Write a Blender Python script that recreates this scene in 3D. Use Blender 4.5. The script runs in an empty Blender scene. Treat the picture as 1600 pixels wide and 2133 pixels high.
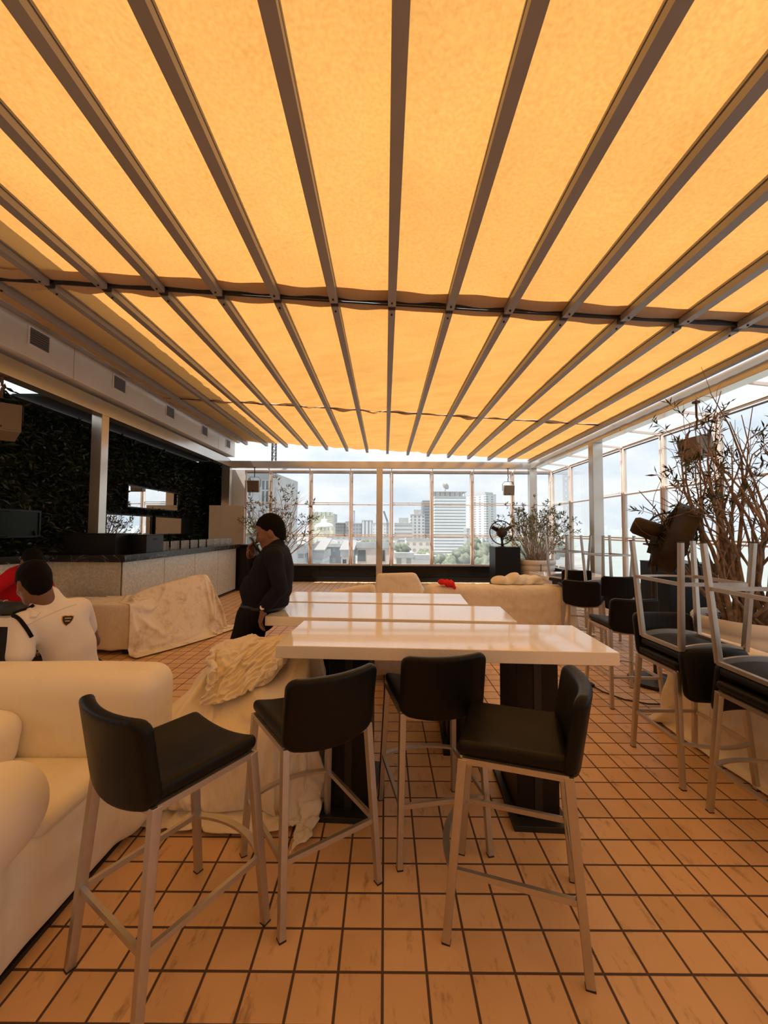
import bpy, math, random
import numpy as np
from mathutils import Vector, Matrix, Euler

random.seed(7)
RNG = np.random.default_rng(7)
PI = math.pi
SC = bpy.context.scene
COL = SC.collection

# ------------------------------------------------------------------ materials
def new_mat(name):
    m = bpy.data.materials.new(name); m.use_nodes = True
    nt = m.node_tree; nt.nodes.clear()
    out = nt.nodes.new('ShaderNodeOutputMaterial')
    return m, nt, out

def principled(name, col, rough=.5, metal=0., noise=0., nscale=8., bump=0., bscale=60., spec=.5, coat=0., col2=None, rnoise=0.):
    m, nt, out = new_mat(name)
    b = nt.nodes.new('ShaderNodeBsdfPrincipled')
    b.inputs['Base Color'].default_value = (*col, 1)
    b.inputs['Roughness'].default_value = rough
    b.inputs['Metallic'].default_value = metal
    b.inputs['Specular IOR Level'].default_value = spec
    b.inputs['Coat Weight'].default_value = coat
    nt.links.new(b.outputs[0], out.inputs[0])
    tc = nt.nodes.new('ShaderNodeTexCoord')
    if noise > 0 or col2:
        n = nt.nodes.new('ShaderNodeTexNoise'); n.inputs['Scale'].default_value = nscale; n.inputs['Detail'].default_value = 5
        nt.links.new(tc.outputs['Object'], n.inputs['Vector'])
        r = nt.nodes.new('ShaderNodeValToRGB')
        c2 = col2 if col2 else tuple(c * (1 - noise) for c in col)
        r.color_ramp.elements[0].position = .38; r.color_ramp.elements[1].position = .62
        r.color_ramp.elements[0].color = (*c2, 1); r.color_ramp.elements[1].color = (*col, 1)
        nt.links.new(n.outputs['Fac'], r.inputs['Fac']); nt.links.new(r.outputs['Color'], b.inputs['Base Color'])
    if rnoise > 0:
        n3 = nt.nodes.new('ShaderNodeTexNoise'); n3.inputs['Scale'].default_value = nscale * 1.7
        nt.links.new(tc.outputs['Object'], n3.inputs['Vector'])
        mr = nt.nodes.new('ShaderNodeMapRange')
        mr.inputs['To Min'].default_value = max(0, rough - rnoise); mr.inputs['To Max'].default_value = min(1, rough + rnoise)
        nt.links.new(n3.outputs['Fac'], mr.inputs['Value']); nt.links.new(mr.outputs[0], b.inputs['Roughness'])
    if bump > 0:
        n2 = nt.nodes.new('ShaderNodeTexNoise'); n2.inputs['Scale'].default_value = bscale; n2.inputs['Detail'].default_value = 4
        nt.links.new(tc.outputs['Object'], n2.inputs['Vector'])
        bp = nt.nodes.new('ShaderNodeBump'); bp.inputs['Strength'].default_value = bump; bp.inputs['Distance'].default_value = .01
        nt.links.new(n2.outputs['Fac'], bp.inputs['Height']); nt.links.new(bp.outputs[0], b.inputs['Normal'])
    return m

def math_node(nt, op, a, b=None):
    n = nt.nodes.new('ShaderNodeMath'); n.operation = op
    for i, v in enumerate((a, b)):
        if v is None: continue
        if isinstance(v, (int, float)): n.inputs[i].default_value = v
        else: nt.links.new(v, n.inputs[i])
    return n.outputs[0]

TILE = 0.15523
def floor_material():
    m, nt, out = new_mat('terracotta_tiles')
    b = nt.nodes.new('ShaderNodeBsdfPrincipled'); nt.links.new(b.outputs[0], out.inputs[0])
    tc = nt.nodes.new('ShaderNodeTexCoord'); sp = nt.nodes.new('ShaderNodeSeparateXYZ')
    nt.links.new(tc.outputs['Object'], sp.inputs[0])
    u = math_node(nt, 'DIVIDE', math_node(nt, 'ADD', sp.outputs[0], .002), TILE)
    v = math_node(nt, 'DIVIDE', math_node(nt, 'SUBTRACT', sp.outputs[1], 1.4935), TILE)
    def edge(t):
        f = math_node(nt, 'FRACT', t)
        return math_node(nt, 'SUBTRACT', .5, math_node(nt, 'ABSOLUTE', math_node(nt, 'SUBTRACT', f, .5)))
    eu, ev = edge(u), edge(v)
    e = math_node(nt, 'MINIMUM', eu, ev)
    g = nt.nodes.new('ShaderNodeMapRange'); g.inputs['From Min'].default_value = .024; g.inputs['From Max'].default_value = .038
    nt.links.new(e, g.inputs['Value'])
    cell = nt.nodes.new('ShaderNodeCombineXYZ')
    nt.links.new(math_node(nt, 'FLOOR', u), cell.inputs[0]); nt.links.new(math_node(nt, 'FLOOR', v), cell.inputs[1])
    wn = nt.nodes.new('ShaderNodeTexWhiteNoise'); nt.links.new(cell.outputs[0], wn.inputs['Vector'])
    n = nt.nodes.new('ShaderNodeTexNoise'); n.inputs['Scale'].default_value = 5; n.inputs['Detail'].default_value = 6
    nt.links.new(tc.outputs['Object'], n.inputs['Vector'])
    mixv = math_node(nt, 'ADD', math_node(nt, 'MULTIPLY', wn.outputs['Value'], .4), math_node(nt, 'MULTIPLY', n.outputs['Fac'], .6))
    r = nt.nodes.new('ShaderNodeValToRGB')
    r.color_ramp.elements[0].position = .2; r.color_ramp.elements[1].position = .75
    r.color_ramp.elements[0].color = (.60, .37, .19, 1); r.color_ramp.elements[1].color = (.76, .49, .27, 1)
    nt.links.new(mixv, r.inputs['Fac'])
    # scuffs and dirt
    mp = nt.nodes.new('ShaderNodeMapping'); mp.inputs['Scale'].default_value = (9, 3.2, 1); mp.inputs['Rotation'].default_value = (0, 0, .35)
    nt.links.new(tc.outputs['Object'], mp.inputs[0])
    s = nt.nodes.new('ShaderNodeTexNoise'); s.inputs['Scale'].default_value = 1.6; s.inputs['Detail'].default_value = 9; s.inputs['Roughness'].default_value = .72
    nt.links.new(mp.outputs[0], s.inputs['Vector'])
    sr = nt.nodes.new('ShaderNodeMapRange'); sr.inputs['From Min'].default_value = .56; sr.inputs['From Max'].default_value = .72; sr.inputs['To Max'].default_value = .8
    nt.links.new(s.outputs['Fac'], sr.inputs['Value'])
    mx = nt.nodes.new('ShaderNodeMixRGB'); nt.links.new(sr.outputs[0], mx.inputs[0]); nt.links.new(r.outputs[0], mx.inputs[1])
    mx.inputs[2].default_value = (.22, .12, .065, 1)
    mg = nt.nodes.new('ShaderNodeMixRGB'); nt.links.new(g.outputs[0], mg.inputs[0]); mg.inputs[1].default_value = (.085, .045, .03, 1)
    nt.links.new(mx.outputs[0], mg.inputs[2]); nt.links.new(mg.outputs[0], b.inputs['Base Color'])
    rr = nt.nodes.new('ShaderNodeMapRange'); rr.inputs['To Min'].default_value = .8; rr.inputs['To Max'].default_value = .42
    nt.links.new(g.outputs[0], rr.inputs['Value']); nt.links.new(rr.outputs[0], b.inputs['Roughness'])
    bp = nt.nodes.new('ShaderNodeBump'); bp.inputs['Strength'].default_value = .5; bp.inputs['Distance'].default_value = .004
    hsum = math_node(nt, 'ADD', g.outputs[0], math_node(nt, 'MULTIPLY', n.outputs['Fac'], .25))
    nt.links.new(hsum, bp.inputs['Height']); nt.links.new(bp.outputs[0], b.inputs['Normal'])
    return m

def fabric_material(name, tcol, dcol, stains=True):
    m, nt, out = new_mat(name)
    tc = nt.nodes.new('ShaderNodeTexCoord')
    t = nt.nodes.new('ShaderNodeBsdfTranslucent'); d = nt.nodes.new('ShaderNodeBsdfDiffuse')
    ad = nt.nodes.new('ShaderNodeAddShader')
    nt.links.new(t.outputs[0], ad.inputs[0]); nt.links.new(d.outputs[0], ad.inputs[1]); nt.links.new(ad.outputs[0], out.inputs[0])
    d.inputs[0].default_value = (*dcol, 1)
    n = nt.nodes.new('ShaderNodeTexNoise'); n.inputs['Scale'].default_value = 45; n.inputs['Detail'].default_value = 6
    nt.links.new(tc.outputs['Object'], n.inputs['Vector'])
    r = nt.nodes.new('ShaderNodeValToRGB'); r.color_ramp.elements[0].position = .3; r.color_ramp.elements[1].position = .65
    r.color_ramp.elements[0].color = (*[c * .78 for c in tcol], 1); r.color_ramp.elements[1].color = (*tcol, 1)
    nt.links.new(n.outputs['Fac'], r.inputs[0])
    big = nt.nodes.new('ShaderNodeTexNoise'); big.inputs['Scale'].default_value = 1.1; big.inputs['Detail'].default_value = 4
    nt.links.new(tc.outputs['Object'], big.inputs['Vector'])
    br = nt.nodes.new('ShaderNodeMapRange'); br.inputs['From Min'].default_value = .35; br.inputs['From Max'].default_value = .7
    br.inputs['To Min'].default_value = 1.0; br.inputs['To Max'].default_value = .86
    nt.links.new(big.outputs['Fac'], br.inputs['Value'])
    mul = nt.nodes.new('ShaderNodeVectorMath'); mul.operation = 'SCALE'
    nt.links.new(r.outputs[0], mul.inputs[0]); nt.links.new(br.outputs[0], mul.inputs['Scale'])
    last = mul.outputs[0]
    if stains:
        mp = nt.nodes.new('ShaderNodeMapping'); mp.inputs['Scale'].default_value = (2.4, 1.5, 1)
        nt.links.new(tc.outputs['Object'], mp.inputs[0])
        v = nt.nodes.new('ShaderNodeTexNoise'); v.inputs['Scale'].default_value = 4.2; v.inputs['Detail'].default_value = 8; v.inputs['Roughness'].default_value = .65
        nt.links.new(mp.outputs[0], v.inputs['Vector'])
        vr = nt.nodes.new('ShaderNodeMapRange'); vr.inputs['From Min'].default_value = .635; vr.inputs['From Max'].default_value = .75; vr.inputs['To Max'].default_value = .5
        nt.links.new(v.outputs['Fac'], vr.inputs['Value'])
        mx = nt.nodes.new('ShaderNodeMixRGB'); nt.links.new(vr.outputs[0], mx.inputs[0]); nt.links.new(last, mx.inputs[1])
        mx.inputs[2].default_value = (tcol[0] * .62, tcol[1] * .5, tcol[2] * .35, 1)
        last = mx.outputs[0]
    nt.links.new(last, t.inputs[0])
    return m

def glass_material(name, haze=.05, tint=(.95, .965, .96)):
    m, nt, out = new_mat(name)
    tr = nt.nodes.new('ShaderNodeBsdfTransparent'); tr.inputs[0].default_value = (*tint, 1)
    gl = nt.nodes.new('ShaderNodeBsdfGlossy'); gl.inputs['Roughness'].default_value = .02
    fr = nt.nodes.new('ShaderNodeFresnel'); fr.inputs[0].default_value = 1.10
    mx = nt.nodes.new('ShaderNodeMixShader')
    nt.links.new(math_node(nt, 'MULTIPLY', fr.outputs[0], .45), mx.inputs[0]); nt.links.new(tr.outputs[0], mx.inputs[1]); nt.links.new(gl.outputs[0], mx.inputs[2])
    if haze > 0:
        tl = nt.nodes.new('ShaderNodeBsdfTranslucent'); tl.inputs[0].default_value = (.9, .93, .95, 1)
        tc = nt.nodes.new('ShaderNodeTexCoord'); n = nt.nodes.new('ShaderNodeTexNoise'); n.inputs['Scale'].default_value = 2.2; n.inputs['Detail'].default_value = 7
        nt.links.new(tc.outputs['Object'], n.inputs['Vector'])
        mr = nt.nodes.new('ShaderNodeMapRange'); mr.inputs['To Min'].default_value = haze * .5; mr.inputs['To Max'].default_value = haze * 1.6
        mr.inputs['From Min'].default_value = .3; mr.inputs['From Max'].default_value = .7
        nt.links.new(n.outputs['Fac'], mr.inputs['Value'])
        m2 = nt.nodes.new('ShaderNodeMixShader'); nt.links.new(mr.outputs[0], m2.inputs[0])
        nt.links.new(mx.outputs[0], m2.inputs[1]); nt.links.new(tl.outputs[0], m2.inputs[2])
        nt.links.new(m2.outputs[0], out.inputs[0])
    else:
        nt.links.new(mx.outputs[0], out.inputs[0])
    return m

def facade_material(name, wall, win, sx, sz, wx=.6, wz=.5, rough=.7):
    """windows in a regular grid; sx, sz in metres; wx, wz share of the cell that is window"""
    m, nt, out = new_mat(name)
    wall, win = [c * .92 for c in wall], [c * .80 for c in win]
    b = nt.nodes.new('ShaderNodeBsdfPrincipled'); nt.links.new(b.outputs[0], out.inputs[0]); b.inputs['Roughness'].default_value = rough
    tc = nt.nodes.new('ShaderNodeTexCoord'); sp = nt.nodes.new('ShaderNodeSeparateXYZ'); nt.links.new(tc.outputs['Object'], sp.inputs[0])
    def band(val, size, share):
        f = math_node(nt, 'FRACT', math_node(nt, 'DIVIDE', val, size))
        return math_node(nt, 'LESS_THAN', f, share)
    hx = math_node(nt, 'ADD', sp.outputs[0], sp.outputs[1])
    k = math_node(nt, 'MULTIPLY', band(hx, sx, wx), band(sp.outputs[2], sz, wz))
    geo = nt.nodes.new('ShaderNodeNewGeometry'); sn = nt.nodes.new('ShaderNodeSeparateXYZ'); nt.links.new(geo.outputs['Normal'], sn.inputs[0])
    side = math_node(nt, 'LESS_THAN', math_node(nt, 'ABSOLUTE', sn.outputs[2]), .5)
    k = math_node(nt, 'MULTIPLY', k, side)
    mx = nt.nodes.new('ShaderNodeMixRGB'); nt.links.new(k, mx.inputs[0]); mx.inputs[1].default_value = (*wall, 1); mx.inputs[2].default_value = (*win, 1)
    nt.links.new(mx.outputs[0], b.inputs['Base Color'])
    return m

def cloth_material(name, col, col2, wr=.35):
    m, nt, out = new_mat(name)
    b = nt.nodes.new('ShaderNodeBsdfPrincipled'); nt.links.new(b.outputs[0], out.inputs[0])
    b.inputs['Roughness'].default_value = .9; b.inputs['Specular IOR Level'].default_value = .15
    tc = nt.nodes.new('ShaderNodeTexCoord')
    n = nt.nodes.new('ShaderNodeTexNoise'); n.inputs['Scale'].default_value = 4.5; n.inputs['Detail'].default_value = 8; n.inputs['Roughness'].default_value = .65
    nt.links.new(tc.outputs['Object'], n.inputs['Vector'])
    r = nt.nodes.new('ShaderNodeValToRGB'); r.color_ramp.elements[0].position = .28; r.color_ramp.elements[1].position = .5
    r.color_ramp.elements[0].color = (*col2, 1); r.color_ramp.elements[1].color = (*col, 1)
    nt.links.new(n.outputs['Fac'], r.inputs[0]); nt.links.new(r.outputs[0], b.inputs['Base Color'])
    mp = nt.nodes.new('ShaderNodeMapping'); mp.inputs['Scale'].default_value = (1.4, 1.4, .5)
    nt.links.new(tc.outputs['Object'], mp.inputs[0])
    w = nt.nodes.new('ShaderNodeTexNoise'); w.inputs['Scale'].default_value = 9; w.inputs['Detail'].default_value = 5; w.inputs['Distortion'].default_value = 1.2
    nt.links.new(mp.outputs[0], w.inputs['Vector'])
    bp = nt.nodes.new('ShaderNodeBump'); bp.inputs['Strength'].default_value = wr; bp.inputs['Distance'].default_value = .02
    nt.links.new(w.outputs['Fac'], bp.inputs['Height']); nt.links.new(bp.outputs[0], b.inputs['Normal'])
    return m

def marble_material():
    m, nt, out = new_mat('black_marble')
    b = nt.nodes.new('ShaderNodeBsdfPrincipled'); nt.links.new(b.outputs[0], out.inputs[0]); b.inputs['Roughness'].default_value = .16; b.inputs['Specular IOR Level'].default_value = .22
    tc = nt.nodes.new('ShaderNodeTexCoord')
    w = nt.nodes.new('ShaderNodeTexNoise'); w.inputs['Scale'].default_value = 1.6; w.inputs['Detail'].default_value = 4; w.inputs['Distortion'].default_value = 2.5
    nt.links.new(tc.outputs['Object'], w.inputs['Vector'])
    a = math_node(nt, 'ABSOLUTE', math_node(nt, 'SUBTRACT', w.outputs['Fac'], .5))
    r = nt.nodes.new('ShaderNodeMapRange'); r.inputs['From Min'].default_value = .002; r.inputs['From Max'].default_value = .008
    r.inputs['To Min'].default_value = .3; r.inputs['To Max'].default_value = 0
    nt.links.new(a, r.inputs['Value'])
    mx = nt.nodes.new('ShaderNodeMixRGB'); nt.links.new(r.outputs[0], mx.inputs[0]); mx.inputs[1].default_value = (.012, .012, .013, 1); mx.inputs[2].default_value = (.6, .55, .5, 1)
    nt.links.new(mx.outputs[0], b.inputs['Base Color'])
    return m

M = {}
M['floor'] = floor_material()
M['fabric'] = fabric_material('awning_fabric', (.318, .154, .038), (.42, .30, .18))
M['hem'] = fabric_material('awning_hem', (.050, .030, .013), (.50, .37, .25), False)
M['rafter'] = principled('rafter_aluminium', (.34, .315, .30), .45, .2, .08, 3)
M['beam'] = principled('beam_paint', (.60, .56, .50), .20, .72, .10, 1.5, .06, 5)
M['soffit'] = principled('soffit_paint', (.76, .70, .64), .4, .05, .10, 1.2)
M['frame'] = principled('window_paint', (.78, .66, .57), .45, 0, .12, 3)
M['rubber'] = principled('rubber_seal', (.02, .02, .02), .7)
M['glass'] = glass_material('window_glass', .085)
M['tumbler'] = glass_material('clear_tumbler', .38, (.98, .98, .98))
M['mirror'] = principled('mirror_silver', (.92, .93, .93), .015, 1.0)
M['blackgloss'] = principled('black_laminate', (.007, .007, .007), .38, 0, 0, 8, .02, 90, .25)
M['blackmatt'] = principled('black_paint', (.012, .012, .012), .55)
M['blackmetal'] = principled('dark_metal', (.035, .028, .022), .45, .3, .3, 20)
M['brownmetal'] = principled('rusty_brown_metal', (.045, .028, .018), .5, .35, .35, 9)
M['leather'] = principled('black_leather', (.009, .008, .007), .40, 0, 0, 8, .15, 260, .17, 0, None, .06)
M['steel'] = principled('brushed_steel', (.58, .55, .51), .38, .9, .05, 25, 0, 120, .5, 0, None, .03)
M['table'] = principled('white_stone_top', (.92, .86, .78), .08, 0, .04, 90, .01, 40, .5, .25)
M['slip'] = cloth_material('cream_slipcover', (.86, .79, .66), (.80, .72, .58), .12)
M['drape'] = cloth_material('white_dust_sheet', (.85, .77, .66), (.72, .62, .49), .5)
M['drape2'] = cloth_material('stained_dust_sheet', (.80, .73, .64), (.47, .36, .25), .5)
M['marble'] = marble_material()
M['galv'] = principled('mottled_bar_panel', (.62, .60, .52), .36, .3, .22, 30, .05, 30)
M['wallpaint'] = principled('cream_wall_paint', (.82, .76, .68), .7, 0, .08, 2)
M['darkwall'] = principled('dark_backing', (.010, .011, .009), .8)
M['leafdark'] = principled('dark_green_leaf', (.020, .036, .010), .38, 0, 0, 3, 0, 0, .5, 0, (.008, .014, .005))
M['leafolive'] = principled('olive_leaf', (.21, .23, .085), .5, 0, 0, 6, 0, 0, .4, 0, (.07, .085, .03))
M['leafthin'] = principled('narrow_dark_leaf', (.075, .085, .030), .5, 0, 0, 6, 0, 0, .4, 0, (.04, .04, .018))
M['bark'] = principled('brown_bark', (.36, .25, .175), .85, 0, .5, 14, .5, 60)
M['barkpale'] = principled('pale_twig', (.50, .38, .28), .85, 0, .4, 14)
M['pot'] = principled('white_plaster_pot', (.74, .70, .64), .6, 0, .12, 5, .1, 12)
M['soil'] = principled('bark_chip_soil', (.16, .085, .055), .9, 0, .6, 60, .9, 45)
M['skin'] = principled('brown_skin', (.22, .10, .055), .5, 0, .12, 14)
M['skindark'] = principled('dark_brown_skin', (.17, .080, .046), .5, 0, .12, 14)
M['hair'] = principled('black_hair', (.006, .0045, .004), .75, 0, 0, 8, .6, 140, .08)
M['navy'] = cloth_material('navy_shirt_cloth', (.012, .012, .020), (.009, .009, .015), .25)
M['trouser'] = cloth_material('black_trouser_cloth', (.010, .009, .010), (.008, .007, .008), .2)
M['shirtwhite'] = cloth_material('white_uniform_cloth', (.80, .76, .74), (.74, .69, .67), .25)
M['shirtred'] = cloth_material('red_shirt_cloth', (.52, .012, .022), (.40, .010, .018), .25)
M['redcloth'] = cloth_material('red_rag', (.75, .03, .03), (.55, .02, .02), .3)
M['belt'] = principled('black_belt_leather', (.014, .013, .015), .3)
M['watch'] = principled('pale_gold_watch', (.72, .58, .38), .25, .9)
M['dial'] = principled('watch_dial', (.85, .80, .70), .3)
M['phone'] = principled('phone_black', (.008, .008, .009), .15)
M['badgeblack'] = principled('badge_black', (.012, .012, .012), .6)
M['badgegold'] = principled('badge_gold', (.72, .42, .12), .5)
M['speaker'] = principled('beige_speaker_paint', (.20, .155, .115), .5)
M['board'] = principled('cream_board', (.90, .83, .77), .6, 0, .05, 2)
M['grille'] = principled('brown_vent_metal', (.085, .055, .042), .5)
M['bagdark'] = principled('dark_teal_bag', (.018, .026, .028), .6)
M['concrete'] = principled('pale_concrete', (.46, .455, .445), .8, 0, .2, .6)
M['sea'] = principled('grey_green_sea', (.28, .305, .28), .35, 0, .10, .02, .3, .3)
M['ground'] = principled('city_ground', (.30, .29, .27), .9, 0, .25, .05)
M['asphalt'] = principled('asphalt', (.34, .34, .34), .9, 0, .2, .2)
M['treeleaf'] = principled('city_tree_leaf', (.16, .18, .11), .8, 0, .5, .9, .8, 1.6)
M['rust'] = principled('rusty_iron', (.16, .075, .045), .8, 0, .4, 30)
M['darkreflection'] = principled('dark_mirror_reflection', (.010, .016, .008), .35, 0, 0, 8, 0, 0, .12)  # a mirror's dark green reflection put into the colour
M['hazewall'] = principled('hazed_tower_wall', (.80, .82, .84), .8)  # distance haze of the far shore put into this pale colour
M['cable'] = principled('black_cable', (.01, .01, .01), .5)

# ------------------------------------------------------------------ helpers
def tag(o, label=None, cat=None, group=None, kind=None):
    if label: o['label'] = label
    if cat: o['category'] = cat
    if group: o['group'] = group
    if kind: o['kind'] = kind
    return o

def empty(name, loc=(0, 0, 0), rz=0., label=None, cat=None, group=None, kind=None):
    o = bpy.data.objects.new(name, None); COL.objects.link(o)
    o.empty_display_size = .1
    o.location = loc; o.rotation_euler = (0, 0, rz)
    return tag(o, label, cat, group, kind)

def mesh_obj(name, V, F, mat, parent=None, smooth=False):
    me = bpy.data.meshes.new(name)
    me.from_pydata([tuple(v) for v in V], [], F)
    me.update()
    if smooth:
        me.polygons.foreach_set('use_smooth', [True] * len(me.polygons))
    me.materials.append(M[mat] if isinstance(mat, str) else mat)
    o = bpy.data.objects.new(name, me); COL.objects.link(o)
    if parent: o.parent = parent
    return o

def frame_of(d, ref=(0, 0, 1)):
    d = Vector(d).normalized(); r = Vector(ref)
    if abs(d.dot(r)) > .98: r = Vector((0, 1, 0)) if abs(d.y) < .9 else Vector((1, 0, 0))
    a = r.cross(d).normalized(); b = d.cross(a).normalized()
    return a, b, d

class MB:
    def __init__(s): s.V = []; s.F = []
    def add(s, V, F):
        n = len(s.V); s.V += [Vector(v) for v in V]; s.F += [[i + n for i in f] for f in F]; return s
    def box(s, x0, x1, y0, y1, z0, z1, mat=None):
        V = [Vector(p) for p in ((x0, y0, z0), (x1, y0, z0), (x1, y1, z0), (x0, y1, z0), (x0, y0, z1), (x1, y0, z1), (x1, y1, z1), (x0, y1, z1))]
        if mat: V = [mat @ v for v in V]
        return s.add(V, [[3, 2, 1, 0], [4, 5, 6, 7], [0, 1, 5, 4], [1, 2, 6, 5], [2, 3, 7, 6], [3, 0, 4, 7]])
    def bar(s, p, q, w, h, ref=(0, 0, 1), w2=None, h2=None):
        p, q = Vector(p), Vector(q); a, b, d = frame_of(q - p, ref)
        w2 = w if w2 is None else w2; h2 = h if h2 is None else h2
        V = [p + a * sx * w / 2 + b * sy * h / 2 for sx, sy in ((-1, -1), (1, -1), (1, 1), (-1, 1))]
        V += [q + a * sx * w2 / 2 + b * sy * h2 / 2 for sx, sy in ((-1, -1), (1, -1), (1, 1), (-1, 1))]
        return s.add(V, [[3, 2, 1, 0], [4, 5, 6, 7], [0, 1, 5, 4], [1, 2, 6, 5], [2, 3, 7, 6], [3, 0, 4, 7]])
    def sweep(s, pts, w, h, ref=(0, 0, 1)):
        """rectangular section along a polyline"""
        pts = [Vector(p) for p in pts]; V = []; F = []
        for i, p in enumerate(pts):
            d = pts[min(i + 1, len(pts) - 1)] - pts[max(i - 1, 0)]
            a, b, _ = frame_of(d, ref)
            V += [p + a * sx * w / 2 + b * sy * h / 2 for sx, sy in ((-1, -1), (1, -1), (1, 1), (-1, 1))]
        for i in range(len(pts) - 1):
            for k in range(4):
                F.append([i * 4 + k, i * 4 + (k + 1) % 4, i * 4 + 4 + (k + 1) % 4, i * 4 + 4 + k])
        F.append([3, 2, 1, 0]); e = (len(pts) - 1) * 4; F.append([e, e + 1, e + 2, e + 3])
        return s.add(V, F)
    def tube(s, pts, rad, n=8, caps=True):
        pts = [Vector(p) for p in pts]; V = []; F = []
        if not hasattr(rad, '__len__'): rad = [rad] * len(pts)
        prev = None
        for i, p in enumerate(pts):
            d = (pts[min(i + 1, len(pts) - 1)] - pts[max(i - 1, 0)]).normalized()
            if prev is None: a, b, _ = frame_of(d)
            else:
                a = (prev - d * prev.dot(d)).normalized(); b = d.cross(a)
            prev = a
            V += [p + (a * math.cos(t) + b * math.sin(t)) * rad[i] for t in [2 * PI * k / n for k in range(n)]]
        for i in range(len(pts) - 1):
            for k in range(n):
                F.append([i * n + k, i * n + (k + 1) % n, (i + 1) * n + (k + 1) % n, (i + 1) * n + k])
        if caps:
            F.append(list(range(n))[::-1]); e = (len(pts) - 1) * n; F.append([e + k for k in range(n)])
        return s.add(V, F)
    def lathe(s, prof, n=32, mat=None, close=True):
        V = []; F = []
        for r, z in prof:
            V += [Vector((r * math.cos(2 * PI * k / n), r * math.sin(2 * PI * k / n), z)) for k in range(n)]
        for i in range(len(prof) - 1):
            for k in range(n):
                F.append([i * n + k, i * n + (k + 1) % n, (i + 1) * n + (k + 1) % n, (i + 1) * n + k])
        if close:
            F.append(list(range(n))[::-1]); e = (len(prof) - 1) * n; F.append([e + k for k in range(n)])
        if mat: V = [mat @ v for v in V]
        return s.add(V, F)
    def torus(s, R, r, mat=None, n=40, m=8):
        V = []; F = []
        for i in range(n):
            t = 2 * PI * i / n
            for k in range(m):
                u = 2 * PI * k / m
                V.append(Vector(((R + r * math.cos(u)) * math.cos(t), (R + r * math.cos(u)) * math.sin(t), r * math.sin(u))))
        for i in range(n):
            for k in range(m):
                F.append([i * m + k, ((i + 1) % n) * m + k, ((i + 1) % n) * m + (k + 1) % m, i * m + (k + 1) % m])
        if mat: V = [mat @ v for v in V]
        return s.add(V, F)
    def prism(s, poly, z0, z1):
        n = len(poly)
        V = [(x, y, z0) for x, y in poly] + [(x, y, z1) for x, y in poly]
        F = [list(range(n))[::-1], [n + i for i in range(n)]]
        F += [[i, (i + 1) % n, n + (i + 1) % n, n + i] for i in range(n)]
        return s.add(V, F)
    def build(s, name, mat, parent=None, smooth=False, bevel=0., seg=2):
        o = mesh_obj(name, s.V, s.F, mat, parent, smooth)
        if bevel > 0:
            b = o.modifiers.new('bevel', 'BEVEL'); b.width = bevel; b.segments = seg; b.limit_method = 'ANGLE'; b.angle_limit = .6
            o.data.polygons.foreach_set('use_smooth', [True] * len(o.data.polygons))
            w = o.modifiers.new('wn', 'WEIGHTED_NORMAL'); w.keep_sharp = True
        return o

def copy_tree(o, parent=None):
    c = o.copy(); COL.objects.link(c)
    if parent is not None: c.parent = parent
    for ch in list(o.children): copy_tree(ch, c)
    return c

def flat_shade_angle(o, ang=.7):
    """sharp edges where faces meet at more than ang, smooth elsewhere"""
    import bmesh
    bm = bmesh.new(); bm.from_mesh(o.data)
    for f in bm.faces: f.smooth = True
    for e in bm.edges:
        if len(e.link_faces) == 2 and e.calc_face_angle(0) > ang: e.smooth = False
    bm.to_mesh(o.data); bm.free()
    return o

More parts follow.
